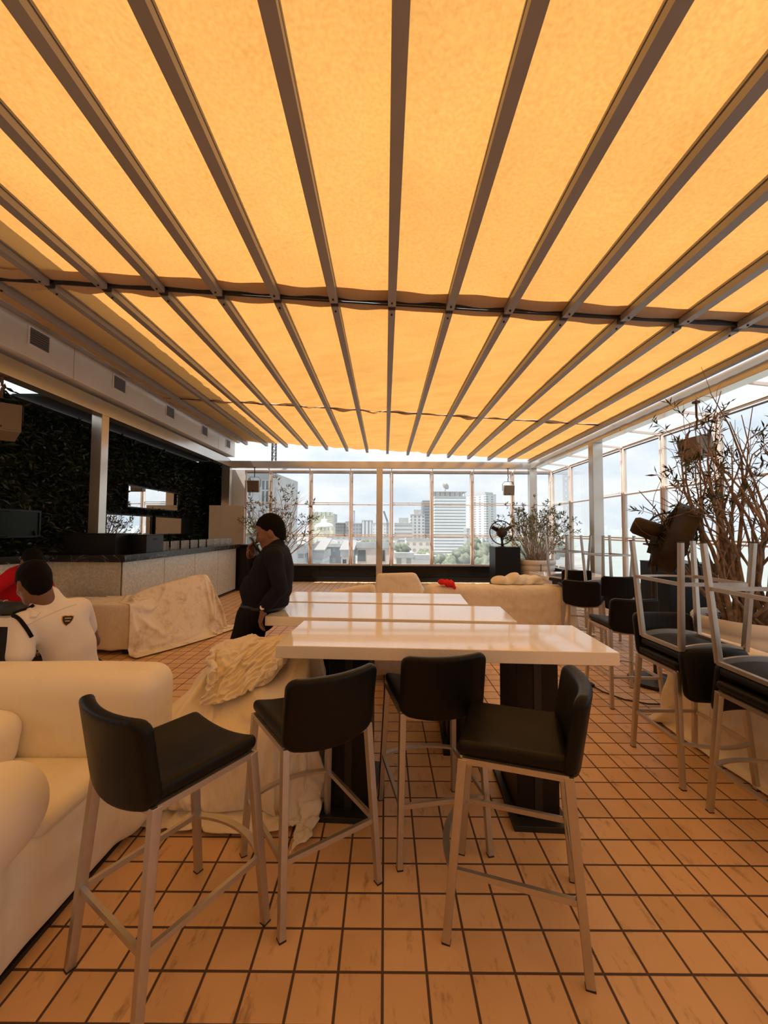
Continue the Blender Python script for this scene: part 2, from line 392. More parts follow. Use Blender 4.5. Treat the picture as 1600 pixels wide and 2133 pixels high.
# ------------------------------------------------------------------ solid modelling with distance fields
class Field:
    """a sampled signed distance field, meshed with surface nets"""
    def __init__(s, lo, hi, h):
        s.lo = np.array(lo, float); s.h = h
        n = np.ceil((np.array(hi, float) - s.lo) / h).astype(int) + 1
        s.n = n; s.F = np.full(n, .5, np.float32)
        s.ax = [s.lo[i] + h * np.arange(n[i]) for i in range(3)]
    def sub(s, lo, hi, m=.10):
        i0 = np.clip(np.floor((np.array(lo) - m - s.lo) / s.h).astype(int), 0, s.n)
        i1 = np.clip(np.ceil((np.array(hi) + m - s.lo) / s.h).astype(int) + 1, 0, s.n)
        sl = tuple(slice(a, b) for a, b in zip(i0, i1))
        x = s.ax[0][sl[0]][:, None, None]; y = s.ax[1][sl[1]][None, :, None]; z = s.ax[2][sl[2]][None, None, :]
        return sl, x, y, z
    def put(s, prim, k=.02, op='add'):
        f, lo, hi = prim
        sl, x, y, z = s.sub(lo, hi, max(.06, 2 * k + .02))
        if min(q.stop - q.start for q in sl) <= 0: return s
        d = f(x, y, z).astype(np.float32); a = s.F[sl]
        if op == 'sub': d = -d
        if op == 'add':
            if k > 0:
                hh = np.clip(.5 + .5 * (a - d) / k, 0, 1); r = a + (d - a) * hh - k * hh * (1 - hh)
            else: r = np.minimum(a, d)
        else:
            if k > 0:
                hh = np.clip(.5 - .5 * (a - d) / k, 0, 1); r = a + (d - a) * hh + k * hh * (1 - hh)
            else: r = np.maximum(a, d)
        s.F[sl] = r
        return s
    def cut(s, p, nrm, r=0.):
        """keep the side the normal points away from"""
        x = s.ax[0][:, None, None]; y = s.ax[1][None, :, None]; z = s.ax[2][None, None, :]
        nrm = np.array(nrm, float); nrm /= np.linalg.norm(nrm)
        d = (x - p[0]) * nrm[0] + (y - p[1]) * nrm[1] + (z - p[2]) * nrm[2]
        s.F = np.maximum(s.F, d.astype(np.float32)); return s
    def warp(s, fn):
        x = s.ax[0][:, None, None]; y = s.ax[1][None, :, None]; z = s.ax[2][None, None, :]
        near = np.abs(s.F) < .12
        s.F = np.where(near, s.F + fn(x, y, z).astype(np.float32), s.F); return s
    def mesh(s, name, mat, parent=None, origin=(0, 0, 0), relax=1):
        F = s.F
        for axis in range(3):            # close at the borders
            for e in (0, -1):
                ix = [slice(None)] * 3; ix[axis] = e; F[tuple(ix)] = np.maximum(F[tuple(ix)], .001)
        ins = F < 0
        nx, ny, nz = F.shape
        occ = np.zeros((nx - 1, ny - 1, nz - 1), np.int8)
        C = [(i, j, k) for i in (0, 1) for j in (0, 1) for k in (0, 1)]
        def sh(A, c): return A[c[0]:nx - 1 + c[0], c[1]:ny - 1 + c[1], c[2]:nz - 1 + c[2]]
        for c in C: occ += sh(ins, c)
        act = (occ > 0) & (occ < 8)
        idx = np.argwhere(act); ids = np.full(act.shape, -1, np.int64); ids[act] = np.arange(len(idx))
        acc = np.zeros((len(idx), 3)); cnt = np.zeros(len(idx))
        for a in C:
            for ax in range(3):
                if a[ax]: continue
                b = list(a); b[ax] = 1
                fa = F[idx[:, 0] + a[0], idx[:, 1] + a[1], idx[:, 2] + a[2]]; fb = F[idx[:, 0] + b[0], idx[:, 1] + b[1], idx[:, 2] + b[2]]
                mm = (fa < 0) != (fb < 0)
                t = np.where(mm, fa / np.where(mm, fa - fb, 1), 0)
                p = np.array(a, float)[None, :].repeat(len(idx), 0); p[:, ax] += t
                acc[mm] += p[mm]; cnt[mm] += 1
        V = (idx + acc / cnt[:, None]) * s.h + s.lo
        Q = []
        for ax in range(3):
            o1, o2 = (ax + 1) % 3, (ax + 2) % 3
            A = [slice(1, -1)] * 3; A[ax] = slice(0, -1); B = list(A); B[ax] = slice(1, None)
            ia, ib = ins[tuple(A)], ins[tuple(B)]
            cr = np.argwhere(ia != ib)
            if not len(cr): continue
            flip = ia[tuple(cr.T)]
            base = cr.copy(); base[:, o1] += 1; base[:, o2] += 1
            def cell(d1, d2):
                q = base.copy(); q[:, o1] += d1; q[:, o2] += d2; return ids[tuple(q.T)]
            q = np.stack([cell(-1, -1), cell(0, -1), cell(0, 0), cell(-1, 0)], 1)
            q[~flip] = q[~flip][:, ::-1]
            Q.append(q)
        Q = np.concatenate(Q)
        for _ in range(relax):           # light smoothing of the net
            S = np.zeros_like(V); N = np.zeros(len(V))
            for k in range(4):
                i, j = Q[:, k], Q[:, (k + 1) % 4]
                np.add.at(S, i, V[j]); np.add.at(N, i, 1); np.add.at(S, j, V[i]); np.add.at(N, j, 1)
            V = V * .5 + .5 * S / np.maximum(N, 1)[:, None]
        V = V - np.array(origin)
        me = bpy.data.meshes.new(name)
        me.vertices.add(len(V)); me.vertices.foreach_set('co', V.ravel())
        me.loops.add(Q.size); me.loops.foreach_set('vertex_index', Q.ravel().astype(np.int32))
        me.polygons.add(len(Q)); me.polygons.foreach_set('loop_start', np.arange(0, Q.size, 4, dtype=np.int32))
        me.polygons.foreach_set('use_smooth', np.ones(len(Q), bool))
        me.update(calc_edges=True); me.validate()
        me.materials.append(M[mat] if isinstance(mat, str) else mat)
        o = bpy.data.objects.new(name, me); COL.objects.link(o)
        if parent: o.parent = parent
        return o

def cone(p, q, ra, rb=None):
    rb = ra if rb is None else rb
    p = np.array(p, float); q = np.array(q, float); d = q - p; dd = max(d @ d, 1e-9)
    def f(x, y, z):
        X, Y, Z = x - p[0], y - p[1], z - p[2]
        t = np.clip((X * d[0] + Y * d[1] + Z * d[2]) / dd, 0, 1)
        return np.sqrt((X - t * d[0]) ** 2 + (Y - t * d[1]) ** 2 + (Z - t * d[2]) ** 2) - (ra + (rb - ra) * t)
    r = max(ra, rb)
    return f, np.minimum(p, q) - r, np.maximum(p, q) + r

def rotm(fwd=None, up=(0, 0, 1), rz=None, eul=None):
    """columns: forward, left, up"""
    if eul is not None: return np.array(Euler(eul).to_matrix())
    if rz is not None: return np.array(Euler((0, 0, rz)).to_matrix())
    f = Vector(fwd).normalized(); u = Vector(up); l = u.cross(f).normalized(); u = f.cross(l)
    return np.array([[f.x, l.x, u.x], [f.y, l.y, u.y], [f.z, l.z, u.z]])

def loc3(x, y, z, c, R):
    X, Y, Z = x - c[0], y - c[1], z - c[2]
    if R is None: return X, Y, Z
    return (X * R[0][0] + Y * R[1][0] + Z * R[2][0], X * R[0][1] + Y * R[1][1] + Z * R[2][1], X * R[0][2] + Y * R[1][2] + Z * R[2][2])

def ell(c, r, R=None):
    c = np.array(c, float); r = np.array(r, float)
    def f(x, y, z):
        X, Y, Z = loc3(x, y, z, c, R)
        k0 = np.sqrt((X / r[0]) ** 2 + (Y / r[1]) ** 2 + (Z / r[2]) ** 2)
        k1 = np.sqrt((X / r[0] ** 2) ** 2 + (Y / r[1] ** 2) ** 2 + (Z / r[2] ** 2) ** 2)
        return k0 * (k0 - 1) / np.maximum(k1, 1e-6)
    m = r.max(); return f, c - m, c + m

def rbox(c, half, rad, R=None):
    c = np.array(c, float); half = np.array(half, float)
    def f(x, y, z):
        X, Y, Z = loc3(x, y, z, c, R)
        qx, qy, qz = np.abs(X) - half[0] + rad, np.abs(Y) - half[1] + rad, np.abs(Z) - half[2] + rad
        return np.sqrt(np.maximum(qx, 0) ** 2 + np.maximum(qy, 0) ** 2 + np.maximum(qz, 0) ** 2) + np.minimum(np.maximum(qx, np.maximum(qy, qz)), 0) - rad
    m = half.max() * (1.75 if R is not None else 1.)
    if R is None: return f, c - half, c + half
    return f, c - m, c + m

def box3(x0, x1, y0, y1, z0, z1, rad=.05):
    return rbox(((x0 + x1) / 2, (y0 + y1) / 2, (z0 + z1) / 2), ((x1 - x0) / 2, (y1 - y0) / 2, (z1 - z0) / 2), rad)

def drop_cloth(name, bodies, center, size, n, mat, parent, origin, frames=40, rz=0., z=1.2, shape=None, self_col=False, mass=.25, bend=.3, stiff=12):
    """let a sheet fall on the given bodies and keep its rest shape as a plain mesh"""
    nx, ny = n; V = []; F = []
    for i in range(nx + 1):
        for j in range(ny + 1):
            u, v = (i / nx - .5) * size[0], (j / ny - .5) * size[1]
            p = Vector(shape(u, v) if shape else (u, v, 0)); p.rotate(Euler((0, 0, rz)))
            V.append((p.x + center[0], p.y + center[1], p.z + z))
    F = [[i * (ny + 1) + j, (i + 1) * (ny + 1) + j, (i + 1) * (ny + 1) + j + 1, i * (ny + 1) + j + 1] for i in range(nx) for j in range(ny)]
    rest = None
    o = mesh_obj(name + '_sheet', V, F, mat, None, True)
    if shape:                      # the flat sheet is the rest shape, so a gathered start buckles into folds
        kb = o.shape_key_add(name='Basis'); kr = o.shape_key_add(name='rest')
        k = 0
        for i in range(nx + 1):
            for j in range(ny + 1):
                p = Vector(((i / nx - .5) * size[0], (j / ny - .5) * size[1], 0)); p.rotate(Euler((0, 0, rz)))
                kr.data[k].co = (p.x + center[0], p.y + center[1], z); k += 1
    fl = mesh_obj('tmp_floor', [(-9, -9, .004), (9, -9, .004), (9, 9, .004), (-9, 9, .004)], [[0, 1, 2, 3]], mat)
    cols = list(bodies) + [fl]
    for c in cols:
        m = c.modifiers.new('col', 'COLLISION'); c.collision.thickness_outer = .012; c.collision.cloth_friction = 18; c.collision.use_culling = False
    m = o.modifiers.new('cloth', 'CLOTH'); st = m.settings
    st.quality = 5; st.mass = mass; st.tension_stiffness = stiff; st.compression_stiffness = stiff * .8; st.shear_stiffness = 4; st.bending_stiffness = bend
    st.air_damping = 1.5; m.collision_settings.collision_quality = 2; m.collision_settings.distance_min = .010
    m.collision_settings.use_self_collision = self_col; m.collision_settings.self_distance_min = .012
    if shape: st.rest_shape_key = kr
    m.point_cache.frame_start = 1; m.point_cache.frame_end = frames
    for f in range(1, frames + 1): SC.frame_set(f)
    dg = bpy.context.evaluated_depsgraph_get(); ev = o.evaluated_get(dg); me = ev.to_mesh()
    mw = o.matrix_world
    V = np.array([tuple(mw @ v.co) for v in me.vertices]) - np.array(origin); Q = [list(p.vertices) for p in me.polygons]
    ev.to_mesh_clear()
    bpy.data.objects.remove(o); bpy.data.objects.remove(fl)
    for c in bodies: c.modifiers.remove(c.modifiers['col'])
    SC.frame_set(1)
    V[:, 2] = np.maximum(V[:, 2], .006 - origin[2])
    r = mesh_obj(name, V, Q, mat, parent, True)
    ss = r.modifiers.new('subdivision', 'SUBSURF'); ss.levels = 1; ss.render_levels = 1
    so = r.modifiers.new('solid', 'SOLIDIFY'); so.thickness = .004
    return r

def hull(points, rad=.05):
    """rounded convex hull of points as a distance-like field"""
    import bmesh
    bm = bmesh.new()
    for p in points: bm.verts.new(p)
    bmesh.ops.convex_hull(bm, input=bm.verts)
    bm.normal_update()
    c = np.array(points).mean(0)
    pl = []
    for f in bm.faces:
        n = np.array(f.normal); p = np.array(f.verts[0].co)
        if n @ (p - c) < 0: n = -n
        pl.append((n, n @ p))
    bm.free()
    P = np.array(points)
    def f(x, y, z):
        d = None; s = None
        for n, o in pl:
            e = x * n[0] + y * n[1] + z * n[2] - (o - rad)
            d = e if d is None else np.maximum(d, e)
            pe = np.maximum(e, 0) ** 2
            s = pe if s is None else np.maximum(s, pe) + .35 * np.minimum(s, pe)
        return np.where(d > 0, np.sqrt(s), d) - rad
    return f, P.min(0), P.max(0)

def vnoise(x, y, z, seed=0, f=1.):
    """cheap smooth noise from rotated sines"""
    r = np.random.default_rng(seed); t = 0
    for i in range(5):
        k = r.normal(size=3); k /= np.linalg.norm(k); fr = f * (1 + .55 * i); ph = r.uniform(0, 6.28)
        t = t + np.sin((x * k[0] + y * k[1] + z * k[2]) * fr + ph) / (1 + .5 * i)
    return t / 2.4

# ================================================================== THE ROOM
def struct(o):
    o['kind'] = 'structure'; return o

# floor
struct(MB().box(-7.2, 5.2, -3.4, 12.5, -.3, 0).build('floor', 'floor'))

# beams and posts of the awning frame
struct(MB().box(-4.75, 4.45, 11.8, 11.98, 3.36, 3.56).build('beam_far', 'beam', bevel=.006))
struct(MB().box(-4.75, -4.55, -3.2, 11.8, 3.39, 3.62).build('beam_left', 'beam', bevel=.006))
b = MB()
for y0, y1 in ((-3.2, 7.28), (7.285, 11.8)): b.box(4.25, 4.45, y0, y1, 3.36, 3.56)
struct(b.build('beam_right', 'beam', bevel=.006))
struct(MB().box(-.255, -.075, 11.8, 11.98, 0, 3.36).build('column_far', 'beam', bevel=.006))
struct(MB().box(4.22, 4.43, 11.8, 11.98, 0, 3.36).build('column_corner', 'beam', bevel=.006))
struct(MB().box(4.25, 4.46, 8.27, 8.45, 0, 3.36).build('column_right', 'beam', bevel=.006))
struct(MB().box(4.25, 4.46, .9, 1.08, 0, 3.36).build('column_right.001', 'beam', bevel=.006))
struct(MB().box(-4.72, -4.55, 6.43, 6.6, 0, 3.39).build('column_left', 'beam', bevel=.006))
struct(MB().box(-4.79, -4.55, 11.8, 11.98, 0, 3.36).build('column_far_left', 'beam', bevel=.006))

# soffit with the air ducts over the bar
b = MB()
for y0, y1 in ((-3.2, 5.676), (5.684, 10.696), (10.704, 11.9)): b.box(-5.4, -4.45, y0, y1, 3.68, 4.28)
struct(b.build('ceiling_soffit', 'soffit', bevel=.008))
b = MB().box(-4.50, -4.36, -3.2, 11.9, 4.285, 4.345).box(-4.40, -4.30, -3.2, 11.9, 4.10, 4.16)
struct(b.build('trim_1', 'rafter'))
struct(MB().box(-5.9, -4.76, 6.3, 12.4, 3.625, 3.675).build('ceiling_bar', 'darkwall'))
struct(MB().box(-6.5, -4.56, -3.2, 11.3, 4.36, 4.42).box(-6.5, -3.42, -3.2, 11.3, 4.42, 4.62).build('roof_shade_slab', 'blackmatt'))  # unseen slab, set low and black to shade the awning's left strip

# walls
struct(MB().box(-7.2, 5.2, -3.4, -3.2, 0, 4.6).build('wall_back', 'wallpaint'))
struct(MB().box(-5.85, -5.62, 4.4, 12.45, 0, 3.55).build('wall_left', 'darkwall'))
struct(MB().box(-7.2, -7.0, -3.2, 4.4, 0, 3.55).build('wall_left_near', 'wallpaint'))
b = MB().box(-5.62, -4.78, 12.2, 12.35, 2.02, 3.6)
struct(b.build('wall_far_left', 'darkwall'))
struct(MB().box(-4.78, -4.30, 12.36, 12.45, 0, 3.38).build('wall_far', 'wallpaint'))
d = struct(MB().box(-5.62, -4.78, 12.28, 12.34, 0, 2.02).build('door_1', 'blackmatt'))
MB().tube([(-4.9, 12.27, 1.0), (-4.9, 12.23, 1.0), (-5.0, 12.23, 1.0)], .01).build('handle', 'steel', d)

# low black parapet under the windows
b = MB().box(-4.3, 5.05, 12.23, 12.36, .12, .47).box(-4.3, 5.05, 12.17, 12.36, 0, .13).box(-4.3, 5.05, 12.21, 12.37, .455, .475)
for x in (-2.1, -.6, 1.2, 2.6): b.box(x, x + .10, 12.22, 12.235, .27, .28)
struct(b.build('baseboard_far', 'blackgloss'))
struct(MB().box(4.94, 5.06, -3.2, 12.2, .12, .47).box(4.88, 5.06, -3.2, 12.2, 0, .13).build('baseboard_right', 'blackgloss'))

# windows: one object per bay, with frame and three panes
WN = 0
def window(p, q, nrm, double=True):
    """a bay between floor points p and q (x, y), facing inwards along nrm"""
    global WN
    WN += 1
    p, q = Vector((*p, 0)), Vector((*q, 0)); d = (q - p); L = d.length; d.normalize(); n = Vector((*nrm, 0))
    mat = Matrix(((d.x, n.x, 0, p.x), (d.y, n.y, 0, p.y), (0, 0, 1, 0), (0, 0, 0, 1)))
    w = empty(f'window_{WN}', kind='structure')
    f = MB(); z0, z1 = .47, 3.35
    for x in (0.006, L - .056):
        f.box(x, x + .05, -.03, .03, z0, z1, mat)
        f.box(x + .012, x + .038, .03, .045, z0, z1, mat)
    f.box(.056, L - .056, -.025, .025, z0, z0 + .05, mat); f.box(.056, L - .056, -.03, .03, z1 - .05, z1, mat)
    for z in (1.355, 1.405): f.box(.056, L - .056, -.025, .03, z - .014, z + .014, mat)
    f.box(.056, L - .056, -.025, .025, 2.31, 2.335, mat)
    if WN % 2: f.box(.056, L - .056, -.02, .03, 2.37, 2.39, mat)
    f.build('window_frame', 'frame', w)
    MB().box(.056, L - .056, .0, .03, z1 - .07, z1 - .05, mat).build('seal', 'rubber', w)
    for za, zb in ((.52, 1.341), (1.419, 2.31), (2.335, 3.28)):
        MB().box(.056, L - .056, -.003, .003, za, zb, mat).build('pane', 'glass', w)
    # catch
    MB().box(.0, .03, .045, .075, 3.05, 3.22, mat).build('catch', 'frame', w)
    return w
xs = [-4.30, -3.515, -2.28, -1.045, .19, 1.425, 2.66, 3.895, 5.08]
for a, c in zip(xs[:-1], xs[1:]): window((a, 12.42), (c, 12.42), (0, -1))
ys = [12.36 - 1.235 * k for k in range(13)]
for a, c in zip(ys[:-1], ys[1:]): window((5.11, a), (5.11, c), (-1, 0))
# struts from the window heads to the beam, and the head rail
b = MB()
for y in ys[1:-1]:
    b.bar((5.10, y, 3.33), (4.45, y, 3.40), .025, .04)
    b.box(5.05, 5.16, y - .045, y + .045, 3.33, 3.37)
b.bar((5.08, 12.3, 3.36), (4.4, 11.9, 3.42), .03, .04)
struct(b.build('trim_2', 'frame'))
b = MB().box(5.06, 5.16, -2.4, 12.36, 3.352, 3.385)
struct(b.build('trim_3', 'frame'))
b = MB()
for x in xs[1:-1]:
    b.bar((x, 12.40, 3.33), (x, 11.98, 3.42), .025, .035)
b.box(-4.3, 5.08, 12.36, 12.46, 3.352, 3.385)
struct(b.build('trim_4', 'frame'))

# ------------------------------------------------------------------ retractable awning roof
def zr(x, y): return 3.765 - .060 * x - .006 * (y - 4)
RX = [-3.395 + .5755 * j for j in range(-1, 14)]
roof = empty('ceiling', kind='structure')
roof['label'] = 'orange fabric awning roof on grey aluminium rafters'
for x in RX:
    for span, (y0, y1, w) in enumerate(((-3.2, 3.93, .078), (4.0, 11.5, .072))):
        r = MB()
        def quad(xa, xb, ya, yb, h0, h1):
            V = []
            for h in (h0, h1):
                for xx, yy in ((xa, ya), (xb, ya), (xb, yb), (xa, yb)): V.append((xx, yy, zr(x, yy) + h))
            r.add(V, [[3, 2, 1, 0], [4, 5, 6, 7], [0, 1, 5, 4], [1, 2, 6, 5], [2, 3, 7, 6], [3, 0, 4, 7]])
        quad(x - w / 2, x + w / 2, y0, y1, 0, .055)
        quad(x - w / 2 + .010, x + w / 2 - .010, y0, y1, .055, .072)
        quad(x - w / 2, x + w / 2, y0, y1, .072, .095)
        r.build('rafter', 'rafter', roof)
    k = MB()
    k.box(x - .036, x + .036, 3.925, 4.005, zr(x, 3.97) + .012, zr(x, 3.97) + .06)
    k.tube([(x, 3.86, zr(x, 3.9) - .012), (x, 3.86, zr(x, 3.9) + .01)], .010, 6).tube([(x, 4.07, zr(x, 4.1) - .012), (x, 4.07, zr(x, 4.1) + .01)], .010, 6)
    k.build('splice_plate', 'blackmetal', roof)
def fabric(name, y0, y1, mat, h, x0=-4.28, x1=4.18, dy=.045, amp=1., edge=0.):
    nx, ny = 15 * 8, max(3, int((y1 - y0) / dy))
    X = np.linspace(x0, x1, nx + 1); T = np.linspace(0, 1, ny + 1)
    XX, TT = np.meshgrid(X, T, indexing='ij')
    YY = y0 + (y1 - y0) * TT
    if edge: YY = YY + edge * np.sin(XX * 2 * PI / .5755 * .5 + 1.2) * np.where(TT > .97, 1, 0) + edge * .6 * np.sin(XX * 7.3) * (TT > .97)
    bay = ((XX + 3.395) / .5755) % 1
    sag = np.sin(PI * bay) ** 1.2
    ph = .9 * np.sin(XX * 1.7) + .5 * np.sin(XX * 4.1 + 1)
    far = np.clip((YY - 2.6) / 4, .12, 1.)
    rip = .0085 * np.sin(YY * 23 + XX * 9 + ph) + .010 * np.sin(YY * 14 + XX * 6.5 - ph) + .006 * np.sin(YY * 41 + XX * 5)
    diag = .010 * np.sin((XX * .8 + YY * .55) * 12 + np.sin(YY * 2))
    Z = 3.765 - .060 * XX - .006 * (YY - 4) + h + sag * (amp * (rip * far + diag * far * .7) + .006 * np.sin(YY * 1.7 + XX * 2.2) - .012)
    V = np.stack([XX, YY, Z], -1).reshape(-1, 3)
    F = [[i * (ny + 1) + j, (i + 1) * (ny + 1) + j, (i + 1) * (ny + 1) + j + 1, i * (ny + 1) + j + 1] for i in range(nx) for j in range(ny)]
    return mesh_obj(name, V, F, mat, roof, True)
for y0, y1 in ((-3.2, .09), (.085, 3.90), (4.03, 7.66), (7.69, 11.42)):
    fabric('fabric_panel', y0, y1, 'fabric', .092, edge=.03 if y1 > 11 else 0)
fabric('fabric_hem', 3.775, 3.945, 'hem', .074, amp=2)
fabric('fabric_hem', 3.995, 4.115, 'hem', .074, amp=3)
fabric('fabric_hem', 7.63, 7.72, 'hem', .078, amp=2)
MB().tube([(-4.25, 3.97, zr(-4.25, 3.97) + .075), (4.15, 3.97, zr(4.15, 3.97) + .075)], .02, 10).build('tension_pole', 'blackmetal', roof)
MB().add([(-4.28, 3.84, zr(-4.28, 3.9) + .125), (4.12, 3.84, zr(4.12, 3.9) + .125), (4.12, 4.09, zr(4.12, 3.9) + .125), (-4.28, 4.09, zr(-4.28, 3.9) + .125), (-4.28, 3.84, zr(-4.28, 3.9) + .13), (4.12, 3.84, zr(4.12, 3.9) + .13), (4.12, 4.09, zr(4.12, 3.9) + .13), (-4.28, 4.09, zr(-4.28, 3.9) + .13)], [[3, 2, 1, 0], [4, 5, 6, 7], [0, 1, 5, 4], [1, 2, 6, 5], [2, 3, 7, 6], [3, 0, 4, 7]]).build('sun_block_strip', 'blackmatt', roof)  # black strip added over the seam gap to stop the sun
MB().tube([(-4.25, 3.945, zr(-4.25, 3.97) + .035), (0, 3.95, zr(0, 3.97) + .028), (4.15, 3.945, zr(4.15, 3.97) + .035)], .008, 6).build('cable', 'cable', roof)
MB().tube([(-4.25, 7.675, zr(-4.25, 7.6) + .068), (4.15, 7.675, zr(4.15, 7.6) + .068)], .008, 6).build('batten', 'blackmetal', roof)

# air vents in the soffit
ORD = ['first', 'second', 'third', 'fourth', 'fifth']
for k, y in enumerate((5.09, 6.66, 8.26, 9.86, 11.35)):
    v = empty('air_vent', (-4.45, y, 3.96), 0, f'brown louvred air vent in the white soffit, {ORD[k]} along from the front left', 'vent', 'air vents in the soffit')
    f = MB()
    for a in ((-.17, .17, .105, .125), (-.17, .17, -.125, -.105)): f.box(0, .012, a[0], a[1], a[2], a[3])
    f.box(0, .012, -.17, -.145, -.105, .105).box(0, .012, .145, .17, -.105, .105)
    f.build('vent_frame', 'soffit', v)
    MB().box(.0005, .003, -.145, .145, -.105, .105).build('backing', 'darkwall', v)
    l = MB()
    for i in range(7):
        z = -.09 + i * .03
        l.add([(.003, -.145, z - .010), (.003, .145, z - .010), (.012, .145, z + .006), (.012, -.145, z + .006), (.003, -.145, z - .005), (.003, .145, z - .005), (.012, .145, z + .011), (.012, -.145, z + .011)],
              [[0, 1, 2, 3], [7, 6, 5, 4], [0, 4, 5, 1], [1, 5, 6, 2], [2, 6, 7, 3], [3, 7, 4, 0]])
    l.build('louvre', 'grille', v)

# ------------------------------------------------------------------ green wall behind the bar
def leaf_cloud(name, centers, normals, size, mat, parent=None, aspect=.36, jitter=.7, droop=.3):
    n = len(centers)
    c = np.array(centers); nn = np.array(normals)
    d = RNG.normal(size=(n, 3)); d += nn * jitter; d[:, 2] -= droop
    d /= np.linalg.norm(d, axis=1)[:, None]
    s = np.cross(d, RNG.normal(size=(n, 3))); s /= np.linalg.norm(s, axis=1)[:, None]
    L = size * RNG.uniform(.7, 1.35, n)[:, None]
    up = np.cross(s, d)
    p0 = c; p1 = c + d * L * .5 + s * L * aspect * .5 + up * L * .06; p2 = c + d * L; p3 = c + d * L * .5 - s * L * aspect * .5 + up * L * .06
    pm = c + d * L * .5 - up * L * .02
    V = np.stack([p0, p1, p2, p3, pm], 1).reshape(-1, 3)
    F = []
    for i in range(n):
        k = 5 * i; F += [[k, k + 1, k + 4], [k + 1, k + 2, k + 4], [k + 2, k + 3, k + 4], [k + 3, k, k + 4]]
    return mesh_obj(name, V, F, mat, parent, False)
MIR = [(8.60, 10.70, 2.03, 2.47, 'wide upper mirror with black frame set in the leaf wall above two smaller mirrors'),
       (7.95, 9.47, 1.43, 1.83, 'lower wall mirror in the leaf wall, beside the silver column'),
       (9.66, 11.60, 1.43, 1.83, 'lower wall mirror in the leaf wall, nearer the cream board'),
       (5.55, 6.40, 1.44, 1.80, 'dim mirror with painted dark reflection in the leaf wall, left of the silver column')]
C = []; N = []
while len(C) < 9500:
    y = RNG.uniform(4.5, 12.2); z = RNG.uniform(1.15, 3.6)
    if y > 6.2 and z > 3.47: continue
    if z > 3.5 + .10 * math.sin(y * 9): continue
    if any(a - .05 < y < b + .05 and c - .03 < z < d + .09 for a, b, c, d, _ in MIR): continue
    C.append((-5.60 + RNG.uniform(-.01, .09), y, z)); N.append((1, 0, 0))
while len(C) < 10700:
    C.append((RNG.uniform(-5.6, -4.75), 12.2 - RNG.uniform(-.01, .07), RNG.uniform(2.05, 3.45))); N.append((0, -1, 0))
tag(leaf_cloud('foliage', C, N, .125, 'leafdark'), 'dense dark green artificial leaf wall behind the bar', 'leaf wall', kind='stuff')
for y0, y1, z0, z1, lab in MIR:
    m = empty('wall_mirror', (-5.51, (y0 + y1) / 2, z0), 0, lab, 'mirror', 'mirrors in the leaf wall')
    w, h = (y1 - y0) / 2, z1 - z0
    MB().box(.0, .03, -w, w, 0, h).build('glass', 'darkreflection' if y0 < 6 else 'mirror', m)
    f = MB().box(0, .045, -w - .03, w + .03, -.03, 0).box(0, .045, -w - .03, w + .03, h, h + .03).box(0, .045, -w - .03, -w, 0, h).box(0, .045, w, w + .03, 0, h)
    f.build('mirror_frame', 'blackgloss', m)
    MB().box(-.11, 0, -.05, .05, .05, h - .05).build('bracket', 'blackmatt', m)

# ------------------------------------------------------------------ bar
bar = empty('bar_counter', (-3.75, 5.8, 0), 0, 'long bar with mottled silver front panels and black marble top', 'bar')
out = [(0, 0), (0, 4.45), (-.62, 4.45), (-.62, .62), (-1.05, .62), (-1.75, -1.6), (-2.2, -1.6), (-2.2, -1.3), (-1.02, .05)]
out = [(0, 0), (0, 4.45), (-.62, 4.45), (-.62, .66), (-1.30, .66), (-1.95, -1.2), (-1.62, -1.2), (-1.02, .05)]
MB().prism(out, .06, 1.08).build('body', 'blackmatt', bar)
MB().prism([(x * .985 - .012, y) for x, y in out], 0, .06).build('plinth', 'blackmatt', bar)
top = [(.10, -.10), (.10, 4.5), (-.70, 4.5), (-.70, .72), (-1.36, .72), (-2.06, -1.3), (-1.56, -1.3), (-.96, -.10)]
MB().prism(top, 1.08, 1.18).build('counter_top', 'marble', bar, bevel=.006)
def panel(p, q):
    p, q = Vector((*p, 0)), Vector((*q, 0)); d = (q - p).normalized(); n = Vector((d.y, -d.x, 0))
    a, c = p + d * .006, q - d * .006
    V = [a, c, c + n * .016, a + n * .016]
    V = [(v.x, v.y, .07) for v in V] + [(v.x, v.y, 1.075) for v in V]
    MB().add(V, [[3, 2, 1, 0], [4, 5, 6, 7], [0, 1, 5, 4], [1, 2, 6, 5], [2, 3, 7, 6], [3, 0, 4, 7]]).build('front_panel', 'galv', bar)
for y0, y1 in ((0, 1.1), (1.1, 2.2), (2.2, 3.3), (3.3, 4.4)): panel((0.0, y0), (0.0, y1))
panel((-1.02, .05), (0, 0)); panel((-1.32, -.575), (-1.02, .05)); panel((-1.62, -1.2), (-1.32, -.575))
tag(MB().box(-5.52, -5.15, 6.8, 12.0, 0, 1.12).build('back_counter', 'blackgloss', bevel=.005), 'black back counter under the wall mirrors', 'counter')
for (x0, x1, y0, y1, h, lab, hole) in ((-4.75, -3.98, 6.0, 6.55, .30, 'larger black box on the bar, nearer the silver column', 0), (-4.03, -3.70, 6.30, 6.78, .28, 'smaller black box with hand slot on the bar, beside the tumblers', 1)):
    o = empty('black_box', ((x0 + x1) / 2, (y0 + y1) / 2, 1.18), 0, lab, 'box', 'black boxes on the bar')
    w, d = (x1 - x0) / 2, (y1 - y0) / 2
    MB().box(-w, w, -d, d, 0, h - .012).build('body', 'blackgloss', o, bevel=.004)
    MB().box(-w - .004, w + .004, -d - .004, d + .004, h - .012, h).build('lid', 'blackgloss', o, bevel=.003)
    if hole: MB().box(w, w + .003, -.05, .05, h - .09, h - .06).build('hand_slot', 'darkwall', o)
